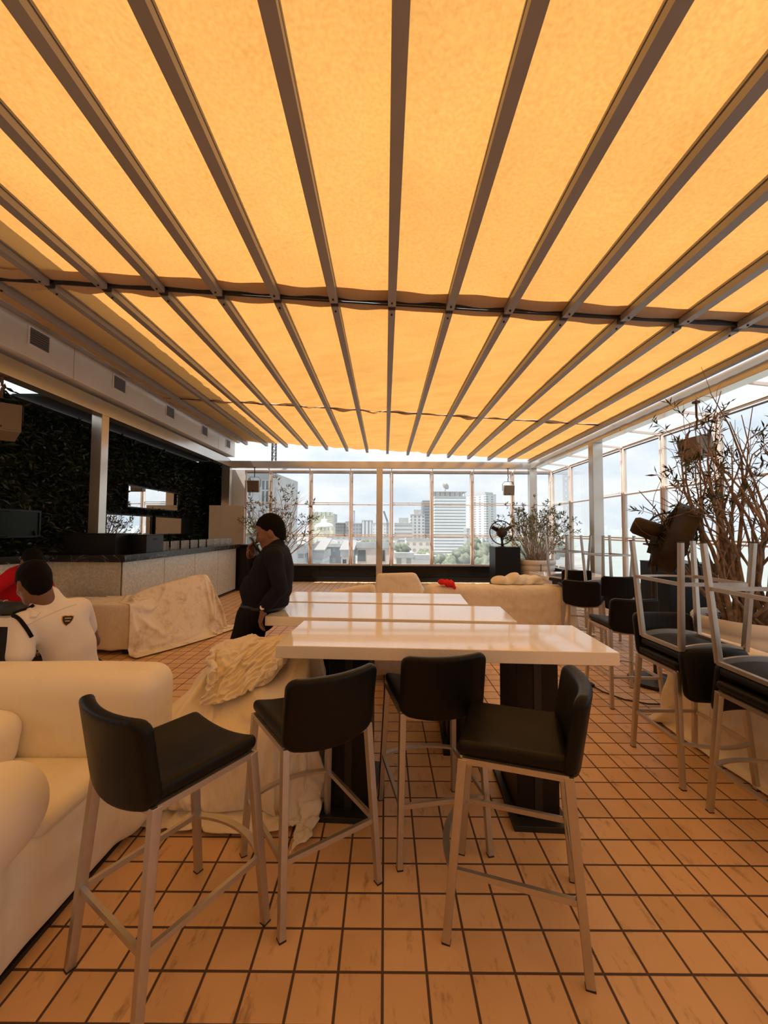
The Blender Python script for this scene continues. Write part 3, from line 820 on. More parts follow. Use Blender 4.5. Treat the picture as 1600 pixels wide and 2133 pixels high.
# tumblers
NUM = ['nearest', 'second', 'third', 'fourth', 'fifth', 'sixth', 'seventh', 'eighth', 'ninth', 'tenth', 'eleventh', 'twelfth', 'thirteenth', 'fourteenth', 'fifteenth', 'sixteenth', 'farthest']
proto = None
for k in range(17):
    y = 7.05 + k * .188
    lab = f'clear glass tumbler in the row on the bar top, {NUM[k]} from the black box' if k < 16 else 'clear glass tumbler at the end of the row by the cream board'
    loc = (-3.86 - .05 * (k % 2), y, 1.18)
    if proto is None:
        proto = empty('glass_tumbler', loc, 0, lab, 'glass', 'tumblers along the bar')
        MB().lathe([(.048, .006), (.052, .15), (.049, .15), (.046, .012), (.001, .012)], 20, close=False).build('bowl', 'tumbler', proto, True)
        MB().lathe([(.049, 0), (.049, .008)], 20).build('base', 'tumbler', proto, True)
    else:
        c = copy_tree(proto); c.location = loc; c['label'] = lab
o = empty('cream_board', (-4.57, 11.70, 0), 0, 'plain cream board standing upright at the far end of the bar', 'board')
MB().box(-.51, .51, -.02, .02, .04, 2.24).build('board_panel', 'board', o, bevel=.003)
MB().box(-.46, -.42, .02, .05, 0, 2.1).box(.42, .46, .02, .05, 0, 2.1).build('upright', 'blackmatt', o)
o = empty('black_cabinet', (-3.55, 10.55, 0), 0, 'black cabinet closing the far end of the bar, beside the cream board', 'cabinet')
MB().box(-.28, .16, -.22, .34, .06, 1.13).build('body', 'blackgloss', o, bevel=.004)
MB().box(-.26, .14, -.20, .32, 0, .06).build('plinth', 'blackmatt', o)
MB().box(-.30, .18, -.24, .36, 1.13, 1.16).build('cabinet_top', 'blackgloss', o, bevel=.003)

# ------------------------------------------------------------------ loudspeakers
def speaker(loc, rz, tilt, w, d, h, rod, lab):
    s = empty('loudspeaker', loc, rz, lab, 'speaker', 'loudspeakers hung from the beams')
    R = Matrix.Rotation(tilt, 4, 'X')
    V = MB()
    P = [(-w / 2, -d / 2), (w / 2, -d / 2), (w / 2 * .72, d / 2), (-w / 2 * .72, d / 2)]
    V.prism(P, -h / 2, h / 2); V.V = [R @ v for v in V.V]
    V.build('cabinet', 'speaker', s, bevel=.012)
    g = MB().box(-w / 2 + .015, w / 2 - .015, -d / 2 - .006, -d / 2, -h / 2 + .015, h / 2 - .015, R); g.build('speaker_grille', 'speaker', s)
    MB().box(-.018, .018, -d / 2 - .009, -d / 2 - .006, -h / 2 + .035, -h / 2 + .055, R).build('nameplate', 'brownmetal', s)
    y = MB(); z = h / 2 + .10
    y.sweep([(-w / 2 - .012, 0, -.02), (-w / 2 - .012, 0, h / 2 + .03), (-w / 2 + .05, 0, z), (w / 2 - .05, 0, z), (w / 2 + .012, 0, h / 2 + .03), (w / 2 + .012, 0, -.02)], .008, .03, (0, 1, 0))
    y.build('yoke', 'blackmetal', s)
    k = MB().tube([(0, 0, z), (0, 0, z + .10), (.015, 0, z + .13), (0, 0, z + .17), (0, 0, rod)], .014, 8)
    k.lathe([(.05, rod - .012), (.05, rod)], 12).build('hanging_rod', 'rust', s)
    return s
speaker((-3.80, 11.72, 2.80), 0, .12, .34, .26, .34, .56, 'small beige loudspeaker hanging at the far left window')
speaker((3.56, 11.72, 2.72), 0, .12, .30, .26, .29, .64, 'small beige loudspeaker hanging at the far right window')
speaker((4.35, 5.62, 2.72), -1.45, .25, .33, .30, .32, .64, 'loudspeaker hanging among branches by the right beam')
speaker((-4.62, 4.80, 2.83), .75, -.25, .38, .32, .36, .56, 'loudspeaker hanging before the leaf wall under the left beam')

# ================================================================== BAR STOOLS
def make_stool():
    s = empty('bar_stool')
    sag = lambda x: -.030 * (1 - (x / .215) ** 2)
    # saddle seat
    F = Field((-.25, -.25, .62), (.25, .25, .80), .007)
    def seat(x, y, z):
        zz = z - sag(x)
        qx, qy, qz = np.abs(x) - .208 + .028, np.abs(y - .005) - .205 + .028, np.abs(zz - .716) - .030 + .028
        return np.sqrt(np.maximum(qx, 0) ** 2 + np.maximum(qy, 0) ** 2 + np.maximum(qz, 0) ** 2) + np.minimum(np.maximum(qx, np.maximum(qy, qz)), 0) - .028
    F.put((seat, (-.21, -.2, .65), (.21, .21, .75)), 0)
    F.mesh('seat', 'leather', s)
    # curved back
    F = Field((-.25, -.36, .60), (.25, -.08, 1.0), .007)
    def back(x, y, z):
        c = 1 - (x / .215) ** 2
        yy = y + .188 + .045 * c + .16 * (z - .70)
        zt = np.minimum(z - .815, 0) * 1.0 + np.maximum(z - .815, 0)
        zz = (z - .815) + np.where(z < .815, .028 * c, .006 * c)
        qx, qy, qz = np.abs(x) - .212 + .045, np.abs(yy) - .026 + .018, np.abs(zz) - .145 + .045
        q = np.sqrt(np.maximum(qx, 0) ** 2 + np.maximum(qz, 0) ** 2) + np.minimum(np.maximum(qx, qz), 0) - .045
        a = np.maximum(q + .018, 0); e = np.maximum(qy, 0)
        return np.sqrt(a * a + e * e) + np.minimum(np.maximum(q + .018, qy), 0) - .018
    F.put((back, (-.22, -.33, .63), (.22, -.12, .97)), 0)
    F.mesh('backrest', 'leather', s)
    for sx in (-1, 1):
        for sy, yf, yt in ((1, .245, .185), (-1, -.245, -.19)):
            MB().bar((sx * .222, yf, .004), (sx * .196, yt, .675), .026, .030, (0, 1, 0), .030, .034).build('leg', 'steel', s, bevel=.002, seg=1)
            MB().bar((sx * .222, yf, 0), (sx * .2218, yf, .005), .028, .032, (0, 1, 0)).build('foot_cap', 'rubber', s)
    fr = MB()
    for sx in (-1, 1): fr.bar((sx * .196, -.19, .670), (sx * .196, .185, .670), .026, .022)
    for y in (.185, -.19):
        fr.sweep([(x, y, .672 + sag(x) * 1.0) for x in np.linspace(-.196, .196, 13)], .030, .020, (0, 1, 0))
    fr.build('seat_frame', 'steel', s)
    k = (.26 / .675); xe = .222 - .026 * k; yf = .245 - .06 * k; yr = -.245 + .055 * k
    for sx in (-1, 1): MB().bar((sx * xe, yr, .262), (sx * xe, yf, .262), .016, .022).build('side_rail', 'steel', s)
    MB().bar((-xe, yr, .262), (xe, yr, .262), .016, .022).build('rear_rail', 'steel', s)
    MB().sweep([(x, yf + .055 * (1 - (x / xe) ** 2), .262) for x in np.linspace(-xe, xe, 15)], .028, .012, (0, 0, 1)).build('footrest', 'steel', s)
    return s
stool0 = make_stool()
used = [False]
def stool(x, y, fx, fy, label, group, z=0, flip=False):
    """front of the stool points along (fx, fy)"""
    o = stool0 if not used[0] else copy_tree(stool0)
    used[0] = True
    a = math.atan2(-fx, fy)
    o.location = (x, y, z); o['label'] = label; o['category'] = 'stool'; o['group'] = group
    if flip:   # turned over: its front then points the other way round
        o.rotation_euler = Euler((PI, 0, a)); o.location = (x, y, z)
    else: o.rotation_euler = (0, 0, a)
    return o
G1 = 'black bar stools round the front table'; G2 = 'black bar stools on the right side'; G3 = 'bar stools stacked upside down'
stool(-.785, 1.585, .235, .37, 'black leather bar stool nearest the front, beside the cream armchair', G1)
stool(-.345, 1.93, -.29, .41, 'black bar stool with its back to us before the draped armchair', G1)
stool(.245, 2.21, -.19, .98, 'black bar stool tucked under the middle of the front white table', G1)
stool(.54, 1.735, -.40, .13, 'black bar stool turned sideways to the left at the front white table', G1)
stool(2.48, 5.10, .55, .83, 'upright black bar stool beside the right end of the long draped sofa', G2)
stool(2.22, 3.86, .03, 1, 'upright black bar stool by the right edge of the front table, power plug beside it', G2)
stool(2.02, 2.76, 0, -1, 'upright black bar stool facing us, carrying an upturned stool, before the drum fan', G2)
stool(2.03, 2.08, 0, 1, 'upright black bar stool at the right edge, carrying an upturned stool', G2)
stool(3.10, 5.62, .1, 1, 'far upright black bar stool by the windows with an upturned stool, nearer us of two', G2)
stool(2.98, 6.45, .25, 1, 'far upright black bar stool by the windows with an upturned stool, farther of two', G2)
ZT = 1.487
stool(2.03, 2.735, 0, -1, 'upturned bar stool legs in the air before the drum fan', G3, ZT, True)
stool(2.06, 2.11, .03, 1, 'upturned bar stool at the right edge, legs before the big pot', G3, ZT, True)
stool(3.08, 5.66, .12, -1, 'upturned bar stool on the nearer far pair, before the silver post', G3, ZT, True)
stool(2.90, 6.47, .3, -1, 'upturned bar stool on the farther far pair, beside the low white table', G3, ZT, True)

# ================================================================== TABLES
def bar_table(x, y, rz, L, W, h, thick, label, px=.42, group='white bar tables in a row', pz=True):
    t = empty('bar_table', (x, y, 0), rz, label, 'table', group)
    MB().box(-L / 2, L / 2, -W / 2, W / 2, h - thick, h).build('table_top', 'table', t, bevel=.004)
    for sx in (-1, 1):
        p = MB().box(sx * px - .11, sx * px + .11, -.20, .20, .03, h - thick).build('pedestal', 'blackgloss', t, bevel=.004)
        MB().box(sx * px - .145, sx * px + .145, -.27, .27, 0, .03).build('base_plate', 'blackmatt', p, bevel=.003)
        MB().box(sx * px - .02, sx * px + .02, -.206, -.20, .03, h - thick).build('seam_strip', 'blackmatt', p)
    return t
bar_table(.325, 2.452, -.055, 1.79, .60, .93, .068, 'nearest white stone bar table on black pedestals, four stools round it', .51)
bar_table(.045, 3.165, -.075, 1.78, .56, .925, .068, 'middle white bar table, the standing man leaning on its left end', .53)
bar_table(-.10, 3.80, -.06, 1.66, .55, .925, .068, 'farthest of the three white bar tables in a row', .5)
bar_table(-4.02, 3.90, 0, 1.36, .54, .75, .075, 'white table at the left edge before the man in red', .42, 'white tables apart')
t = empty('low_table', (3.32, 7.5, 0), 0, 'white table behind the long draped sofa, before the potted bush', 'table', 'white tables apart')
MB().box(-.52, .62, -.42, .42, .70, .76).build('table_top', 'table', t, bevel=.005)
for sx in (-.42, .52): MB().box(sx - .05, sx + .05, -.3, .3, 0, .70).build('leg', 'table', t, bevel=.004)

# ================================================================== SOFAS AND DUST SHEETS
# cream armchair in the front left corner
A0 = (-1.72, 1.75, 0)
a = empty('armchair', A0, 0, 'cream slipcovered armchair in the front left corner behind the nearest stool', 'armchair')
F = Field((-2.5, 1.08, 0.0), (-1.02, 2.42, .92), .012)
F.put(box3(-2.35, -1.27, 1.20, 2.26, .03, .42, .05), .03)
F.put(box3(-2.35, -1.24, 1.16, 1.40, .03, .62, .06), .05)
F.put(cone((-2.3, 1.40, .60), (-1.30, 1.40, .60), .135, .135), .06)
F.put(ell((-1.30, 1.42, .58), (.10, .115, .15)), .05)
F.put(box3(-2.35, -1.20, 2.03, 2.30, .03, .66, .07), .05)
F.put(box3(-2.42, -1.14, 1.97, 2.30, .40, .835, .10), .05)
F.put(box3(-2.45, -2.0, 1.35, 2.1, .03, .78, .10), .05)
F.cut((0, 0, .012), (0, 0, -1))
F.warp(lambda x, y, z: .006 * vnoise(x, y, z, 3, 7) + .0035 * np.sin((x * .7 + z) * 34 + 4 * np.sin(y * 4)) * np.clip((.55 - z) * 3, 0, 1))
F.mesh('slipcover', 'slip', a, A0)
F = Field((-2.1, 1.5, .36), (-1.2, 2.02, .54), .012)
F.put(box3(-2.0, -1.26, 1.54, 1.98, .39, .475, .04), .0)
F.mesh('seat_cushion', 'slip', a, A0)
F = Field((-2.1, 1.48, .42), (-1.5, 2.05, .78), .012)
F.put(rbox((-1.82, 1.76, .575), (.13, .22, .14), .09, rotm(eul=(0, .15, 0))), .0)
F.mesh('back_cushion', 'slip', a, A0)
MB().box(-.60, .42, -.5, .5, 0, .02).build('foot_frame', 'blackmatt', a)

# armchair under a dust sheet beside the front table
B0 = (-.75, 2.55, 0)
a = empty('draped_armchair', B0, 0, 'armchair heaped with a crumpled white dust sheet, left of the front table', 'armchair')
F = Field((-1.50, 2.20, 0), (-.95, 3.12, .72), .011)
F.put(cone((-1.20, 2.34, .36), (-1.10, 2.82, .46), .135, .125), .03)
F.put(box3(-1.29, -1.06, 2.28, 2.9, .03, .36, .06), .05)
F.cut((0, 0, .01), (0, 0, -1))
F.mesh('rolled_arm', 'slip', a, B0)
F = Field((-1.2, 2.1, 0), (-.25, 3.0, .95), .03)
F.put(box3(-1.12, -.42, 2.28, 2.88, .02, .40, .06), .04)
F.put(box3(-1.12, -.45, 2.66, 2.90, .02, .74, .08), .05)
F.put(box3(-.66, -.40, 2.26, 2.88, .02, .56, .08), .05)
F.mesh('chair_body', 'slip', a, B0)
def ridge(u): return np.abs(np.sin(u)) * 1.6 - 1
F = Field((-1.40, 2.15, 0), (-.90, 3.0, .66), .035)
F.put(cone((-1.20, 2.34, .36), (-1.10, 2.82, .46), .135, .125), .03); F.put(box3(-1.29, -1.06, 2.28, 2.9, .03, .36, .06), .05)
tarm = F.mesh('tmp_arm', 'slip', a, B0)
def tmp_box(x0, x1, y0, y1, z0, z1): return MB().box(x0, x1, y0, y1, z0, z1).build('tmp_box', 'slip')
bpy.context.view_layer.update()
kids = [c for c in a.children if c.name.startswith('chair_body')] + [tarm]
tf = tmp_box(-.27, .3, 2.0, 3.0, 0, .86)
sh = drop_cloth('dust_sheet', kids + [tf], (-.70, 2.46), (1.40, 1.75), (84, 96), 'drape', a, B0, frames=38, rz=-.10, z=.95, shape=lambda u, v: (u * .84, v, .022 * math.sin(u * 46 + .8 * math.sin(v * 3))))
bpy.context.view_layer.update()
md = [(m.name, m.show_viewport) for m in sh.modifiers]
for m in sh.modifiers: m.show_viewport = False
tt = tmp_box(-.61, .3, 1.9, 2.84, .80, 1.7)
def gathered(u, v):
    return (u * .52 + .03 * math.sin(v * 6 + u * 3), v * .92 + .03 * math.sin(u * 9), .040 * math.sin(u * 30 + 1.3 * math.sin(v * 5)) + .03 * math.sin(u * 13 + v * 9) + .02 * math.sin(v * 15 + u * 4) + .06)
drop_cloth('bunched_cloth', kids + [sh, tf, tt], (-.83, 2.65), (.98, .82), (64, 52), 'drape', a, B0, frames=38, rz=-.45, z=.86, shape=gathered, self_col=True, mass=.5, bend=.06, stiff=5)
for m in sh.modifiers: m.show_viewport = True
for q in (tf, tt, tarm): bpy.data.objects.remove(q)

# tipped-up sofa under a stained sheet
T0 = (-2.8, 5.9, 0)
a = empty('draped_sofa', T0, 0, 'tipped-up sofa under a stained white dust sheet before the bar', 'sofa', 'sofas under dust sheets')
F = Field((-3.9, 4.95, 0), (-2.1, 7.1, 1.1), .035)
F.put(hull([(-2.92, 5.22, .02), (-2.70, 5.58, .02), (-2.46, 6.50, .02), (-3.38, 5.36, .66), (-3.34, 5.44, .72), (-2.82, 6.10, .88), (-2.74, 6.26, .89), (-3.05, 5.20, .10), (-3.36, 5.78, .02), (-3.0, 6.6, .02), (-3.24, 5.26, .46), (-2.70, 6.42, .56)], .05), 0)
F.cut((0, 0, .006), (0, 0, -1))
body = F.mesh('sofa_body', 'slip', a, T0)
bpy.context.view_layer.update()
tb = tmp_box(-4.6, -3.14, 5.03, 5.66, 0, .60)
drop_cloth('dust_sheet', [body, tb], (-2.86, 5.82), (1.75, 1.95), (62, 70), 'drape2', a, T0, frames=40, rz=-.58, z=1.0, bend=.8)
bpy.data.objects.remove(tb)
# low box-shaped couch next to it
T0 = (-3.8, 5.4, 0)
a = empty('covered_couch', T0, 0, 'low boxy couch in a white cover, behind the seated man in white', 'sofa', 'sofas under dust sheets')
F = Field((-4.75, 4.9, 0), (-2.95, 5.95, .75), .018)
F.put(box3(-4.6, -3.14, 5.03, 5.62, .055, .62, .03), 0)
F.warp(lambda x, y, z: .007 * np.sin(x * 17 + 1.5 * vnoise(x, y, z, 2, 3)) * np.clip((.5 - z) * 3, 0, 1) + .006 * vnoise(x, y, z, 31, 8))
F.mesh('cover', 'drape', a, T0)
for x in (-4.5, -3.22):
    for y in (5.12, 5.62): MB().box(x - .03 - T0[0], x + .03 - T0[0], y - .03 - T0[1], y + .03 - T0[1], 0, .07).build('foot', 'blackmatt', a)

def draped(lo, hi, pts, label, h=.02, fs=24, amp=.009, rad=.10, seed=1, mat='drape', name='draped_sofa', group='sofas under dust sheets', cat='sofa', extra=None, sheet=None):
    o = ((lo[0] + hi[0]) / 2, (lo[1] + hi[1]) / 2, 0)
    a = empty(name, o, 0, label, cat, group)
    F = Field((lo[0] - .12, lo[1] - .12, 0), (hi[0] + .12, hi[1] + .12, hi[2] + .12), h)
    for p in pts: F.put(p, .08)
    if sheet:
        F.cut((0, 0, .006), (0, 0, -1)); bd = F.mesh('sofa_body', 'slip', a, o); bpy.context.view_layer.update()
        drop_cloth('dust_sheet', [bd], *sheet, mat, a, o, frames=36, z=hi[2] + .12, shape=lambda u, v: (u * .93, v * .96, .02 * math.sin(u * 24 + math.sin(v * 4)) + .012 * math.sin(v * 19)))
        return a
    F.warp(lambda x, y, z: -amp * ridge((x + .8 * y) * fs * .45 + 1.6 * vnoise(x, y, z, seed, 2.2)) * np.clip((hi[2] * .95 - z) * 2.5, 0.05, 1) * (.6 + .4 * vnoise(x, y, z, seed + 3, 2.5)) + amp * .5 * vnoise(x, y, z, seed + 1, 4))
    if extra: extra(F)
    F.cut((0, 0, .006), (0, 0, -1))
    F.mesh('dust_sheet', mat, a, o)
    return a
draped((.62, 6.3, 0), (3.0, 7.1, .72), [hull([(.66, 6.30, .01), (2.98, 6.30, .01), (.62, 7.0, .01), (3.0, 7.0, .01), (.74, 6.36, .64), (.68, 6.44, .675), (2.84, 6.36, .675), (2.90, 6.44, .675), (.72, 6.80, .675), (2.86, 6.80, .675), (2.95, 6.95, .5), (.66, 6.95, .5)], .09)],
       'long sofa under a white dust sheet, back towards us, red cloth on it', .04, 26, .008, seed=41, sheet=((1.82, 6.62), (3.5, 2.0), (84, 48)))
draped((-.25, 7.35, 0), (.85, 8.1, .78), [hull([(-.22, 7.4, .01), (.82, 7.4, .01), (-.22, 8.05, .01), (.84, 8.05, .01), (-.17, 7.46, .76), (.58, 7.46, .78), (-.15, 7.65, .76), (.56, 7.65, .78), (.74, 7.5, .45), (.78, 7.95, .4)], .09)],
       'high-backed armchair under a white dust sheet beyond the three tables', .02, 20, .010, seed=44, name='draped_armchair', cat='armchair', group='armchairs under dust sheets')
draped((-1.0, 6.35, 0), (-.05, 7.05, .72), [hull([(-1.0, 6.4, .01), (-.08, 6.4, .01), (-1.0, 7.0, .01), (-.1, 7.0, .01), (-.9, 6.45, .55), (-.25, 6.45, .70), (-.14, 6.5, .69), (-.9, 6.9, .55), (-.2, 6.9, .66)], .09)],
       'lower armchair under a white dust sheet, left of the high-backed one', .02, 20, .009, seed=47, name='draped_armchair', cat='armchair', group='armchairs under dust sheets')
draped((-.25, 4.15, 0), (1.15, 4.95, .80), [hull([(-.2, 4.18, .05), (1.08, 4.18, .05), (-.2, 4.9, .05), (1.14, 4.9, .05), (-.1, 4.25, .55), (.62, 4.42, .80), (.82, 4.50, .79), (.55, 4.75, .80), (.98, 4.62, .66), (1.1, 4.85, .45), (-.1, 4.7, .62)], .09)],
       'sofa under a white dust sheet just behind the farthest bar table', .02, 22, .010, seed=50)
draped((2.30, 1.35, 0), (3.12, 3.42, .72), [hull([(2.33, 1.4, .05), (2.31, 3.36, .05), (3.08, 1.4, .05), (3.05, 3.40, .05), (2.40, 1.42, .60), (2.38, 3.34, .62), (2.70, 1.42, .62), (2.66, 3.36, .62)], .05), cone((2.53, 1.42, .61), (2.53, 3.34, .61), .115, .115)],
       'long sofa in a white sheet along the right, bar stools standing against it', .04, 14, .012, seed=53, sheet=((2.62, 2.38), (2.0, 2.95), (48, 70)))

# loose covers bundled on the long sofa
o = empty('bundled_covers', (1.95, 6.72, .68), 0, 'heap of folded cream covers lying behind the back of the long sofa', 'cloth')
F = Field((1.35, 6.45, .60), (2.65, 7.1, 1.0), .013)
for c, r in (((1.93, 6.70, .715), (.17, .16, .085)), ((2.14, 6.72, .735), (.15, .17, .12)), ((2.30, 6.72, .70), (.14, .16, .10))): F.put(ell(c, r), .05)
F.put(box3(2.15, 2.58, 6.62, 6.98, .64, .79, .03), .03)
F.warp(lambda x, y, z: .014 * np.sin((x * .9 - z * 1.2 + y * .3) * 32 + 2 * vnoise(x, y, z, 61, 6)) + .008 * vnoise(x, y, z, 62, 12))
F.cut((0, 0, .685), (0, 0, -1))
F.mesh('folded_cover', 'slip', o, (1.95, 6.72, .68))
o = empty('red_cloth', (.98, 6.46, .70), 0, 'crumpled red cloth lying on the back of the long draped sofa', 'cloth')
F = Field((.74, 6.3, .62), (1.28, 6.72, .86), .009)
F.put(ell((.92, 6.44, .735), (.10, .09, .040)), .02); F.put(ell((1.01, 6.42, .715), (.09, .08, .045)), .02)
F.put(cone((1.03, 6.4, .73), (1.09, 6.37, .66), .028, .02), .02); F.put(cone((.9, 6.4, .755), (1.05, 6.46, .745), .03, .02), .02)
F.warp(lambda x, y, z: .008 * np.sin((x + y * .6) * 70 + 3 * vnoise(x, y, z, 71, 10)) + .006 * vnoise(x, y, z, 72, 22))
F.mesh('cloth_fold', 'redcloth', o, (.98, 6.46, .70))

# ================================================================== FANS
def guard(mb, R, depth, z0, wires=20, rings=(.5, 1.)):
    for k in range(wires):
        t = 2 * PI * k / wires
        mb.tube([(.07 * math.cos(t), .07 * math.sin(t), z0 + depth), (R * .55 * math.cos(t), R * .55 * math.sin(t), z0 + depth * .9), (R * math.cos(t), R * math.sin(t), z0)], .0018, 4)
def round_fan(loc, rz, label):
    """ring-guard fan standing on its post"""
    o = empty('pedestal_fan', loc, rz, label, 'fan', 'fans')
    T = Matrix.Translation((0, 0, .37)) @ Matrix.Rotation(PI / 2 - .12, 4, 'X')
    MB().torus(.31, .014, T).build('ring', 'blackmetal', o, True)
    g = MB(); guard(g, .31, .07, 0, 24); guard(g, .31, -.09, 0, 24)
    g.V = [T @ v for v in g.V]; g.build('guard', 'blackmetal', o)
    MB().lathe([(.03, .12), (.115, .11), (.13, .05), (.13, -.02), (.10, -.10), (.06, -.14)], 24, T).build('motor', 'brownmetal', o, True)
    for k in range(3):
        t = 2 * PI * k / 3 + .55
        R = T @ Matrix.Rotation(t, 4, 'Z')
        P = [(.10, -.05, .02), (.29, -.045, .05), (.29, .035, -.03), (.10, .04, -.02)]
        V = [R @ Vector(p) for p in P] + [R @ (Vector(p) + Vector((0, 0, .006))) for p in P]
        MB().add(V, [[3, 2, 1, 0], [4, 5, 6, 7], [0, 1, 5, 4], [1, 2, 6, 5], [2, 3, 7, 6], [3, 0, 4, 7]]).build('blade', 'blackmetal', o)
    MB().tube([(.03, .0, 0), (.03, .03, .12), (.05, .06, .30)], [.04, .032, .028], 10).build('post', 'blackmetal', o, True)
    MB().lathe([(.11, 0), (.10, .012), (.05, .02)], 20).build('base', 'blackmetal', o)
    return o
def plinth(x0, x1, y0, y1, h, lab):
    o = empty('black_plinth', ((x0 + x1) / 2, (y0 + y1) / 2, 0), 0, lab, 'plinth', 'black plinths carrying fans')
    w, d = (x1 - x0) / 2, (y1 - y0) / 2
    MB().box(-w, w, -d, d, 0, h - .012).build('body', 'blackgloss', o, bevel=.003)
    MB().box(-w - .004, w + .004, -d - .004, d + .004, h - .012, h).build('plinth_top', 'blackgloss', o, bevel=.002)
plinth(2.82, 3.46, 10.4, 11.0, 1.13, 'tall black plinth under the far round fan, left of the potted bush')
round_fan((3.04, 10.62, 1.13), .1, 'round black fan standing on the far plinth by the windows')
plinth(3.72, 4.36, 5.35, 5.95, 1.13, 'tall black plinth behind the drum fan on the right')
round_fan((3.93, 5.6, 1.13), -.25, 'round black fan half hidden behind the drum fan')

DF = (2.78, 4.22, 0)
o = empty('drum_fan', DF, 0, 'big rusty brown drum fan tilted on a pole behind the upturned stool', 'fan', 'fans')
ax = Vector((.80, -.46, -.385)).normalized(); cc = Vector((3.01, 4.24, 1.475)) - Vector(DF)
zq = ax; xq = Vector((0, 1, 0)).cross(zq).normalized(); yq = zq.cross(xq)
T = Matrix(((xq.x, yq.x, zq.x, cc.x), (xq.y, yq.y, zq.y, cc.y), (xq.z, yq.z, zq.z, cc.z), (0, 0, 0, 1)))
MB().lathe([(.372, -.10), (.378, -.09), (.366, -.075), (.366, .075), (.378, .09), (.372, .10), (.355, .095), (.350, 0), (.355, -.095)], 56, T, False).build('drum', 'brownmetal', o, True)
g = MB(); guard(g, .365, .05, .09, 26); guard(g, .365, -.05, -.09, 26)
for R in (.12, .2, .28): g.torus(R, .002, Matrix.Translation((0, 0, .135 - .13 * R)), 36, 4); g.torus(R, .002, Matrix.Translation((0, 0, -.135 + .13 * R)), 36, 4)
g.V = [T @ v for v in g.V]; g.build('guard', 'blackmetal', o)
MB().lathe([(.02, -.40), (.075, -.395), (.095, -.36), (.10, -.16), (.085, -.12), (.03, -.12)], 28, T).build('motor', 'brownmetal', o, True)
MB().lathe([(.07, -.03), (.08, .0), (.07, .05), (.03, .06)], 24, T).build('hub', 'blackmetal', o, True)
for k in range(5):
    R = T @ Matrix.Rotation(2 * PI * k / 5, 4, 'Z')
    P = [(.07, -.05, .025), (.33, -.075, .05), (.33, .06, -.04), (.07, .04, -.02)]
    V = [R @ Vector(p) for p in P] + [R @ (Vector(p) + Vector((0, 0, .005))) for p in P]
    MB().add(V, [[3, 2, 1, 0], [4, 5, 6, 7], [0, 1, 5, 4], [1, 2, 6, 5], [2, 3, 7, 6], [3, 0, 4, 7]]).build('blade', 'blackmetal', o)
MB().tube([(0, 0, .05), (0, 0, 1.16)], .026, 12).tube([(0, 0, 1.1), (0, 0, 1.36)], .019, 12).lathe([(.032, 1.14), (.032, 1.2)], 12).build('pole', 'blackmetal', o)
MB().bar((0, .05, 1.32), (.03, .01, 1.50), .04, .06).tube([(-.10, -.04, 1.42), (.03, -.04, 1.42)], .012, 8).tube([(-.10, -.08, 1.42), (-.10, 0, 1.42)], .009, 8).build('tilt_bracket', 'blackmetal', o)
MB().lathe([(.26, .02), (.26, .04), (.08, .07), (.04, .10)], 28).build('base', 'blackmetal', o)
for t in (.4, 2.5, 4.6):
    MB().lathe([(.03, -.012), (.03, .012)], 12, Matrix.Translation((.22 * math.cos(t), .22 * math.sin(t), .03)) @ Matrix.Rotation(PI / 2, 4, 'X')).build('castor', 'pot', o)
MB().tube([(.14, -.10, 1.16), (.20, -.12, 1.02), (.32, -.12, .97), (.40, -.1, 1.02), (.42, -.08, 1.15), (.40, -.05, 1.28)], .011, 8).build('cable', 'cable', o)

o = empty('power_cable', (2.0, 3.9, 0), 0, 'thin black power cable with plug lying on the tiles by the stools', 'cable')
MB().tube([(.07, .22, .012), (.10, .08, .008), (.20, -.10, .008), (.36, -.19, .008), (.56, -.20, .008), (.68, -.10, .008), (.70, .06, .008), (.72, .2, .05)], .006, 6).build('cord', 'cable', o, True)
MB().box(.04, .09, .20, .27, 0, .03).box(.055, .062, .27, .30, .01, .018).box(.07, .077, .27, .30, .01, .018).build('plug', 'cable', o, bevel=.003)

# ================================================================== POTTED PLANTS
def pot(o, R, h):
    pr = [(R * .66, 0), (R * .70, .02), (R * .88, h * .62), (R * .90, h * .66), (R * .94, h * .67), (R * .95, h * .80), (R * .92, h * .82), (R * .93, h * .84), (R * 1.0, h * .86), (R * 1.01, h * .97), (R * .98, h), (R * .90, h), (R * .88, h * .9)]
    MB().lathe(pr, 56, close=False).lathe([(R * .66, .0), (R * .66, .002)], 56).build('pot', 'pot', o, True)
    F = MB(); rr = random.Random(3)
    n = 28; V = [(0, 0, h * .93)]; 
    for k in range(n): V.append((R * .89 * math.cos(2 * PI * k / n), R * .89 * math.sin(2 * PI * k / n), h * .90))
    F.add(V, [[0, 1 + k, 1 + (k + 1) % n] for k in range(n)])
    for k in range(260):
        a, r = rr.uniform(0, 2 * PI), R * .86 * math.sqrt(rr.random()); c = Vector((r * math.cos(a), r * math.sin(a), h * .925))
        F.bar(c, c + Vector((rr.uniform(-.03, .03), rr.uniform(-.03, .03), rr.uniform(0, .02))), .012, .006)
    F.build('soil', 'soil', o)

def grow(rr, base, tip, r0, r1, wob, n=7):
    P = []; base, tip = Vector(base), Vector(tip); d = tip - base
    s = Vector((rr.gauss(0, 1), rr.gauss(0, 1), rr.gauss(0, .3))) * wob; s2 = Vector((rr.gauss(0, 1), rr.gauss(0, 1), rr.gauss(0, .5))) * wob * .45
    for i in range(n):
        t = i / (n - 1)
        P.append(base + d * t + s * math.sin(PI * t) + s2 * math.sin(2 * PI * t) + Vector((0, 0, .10 * d.length * math.sin(PI * t) * .5)))
    return P, [r0 + (r1 - r0) * (i / (n - 1)) ** .8 for i in range(n)]

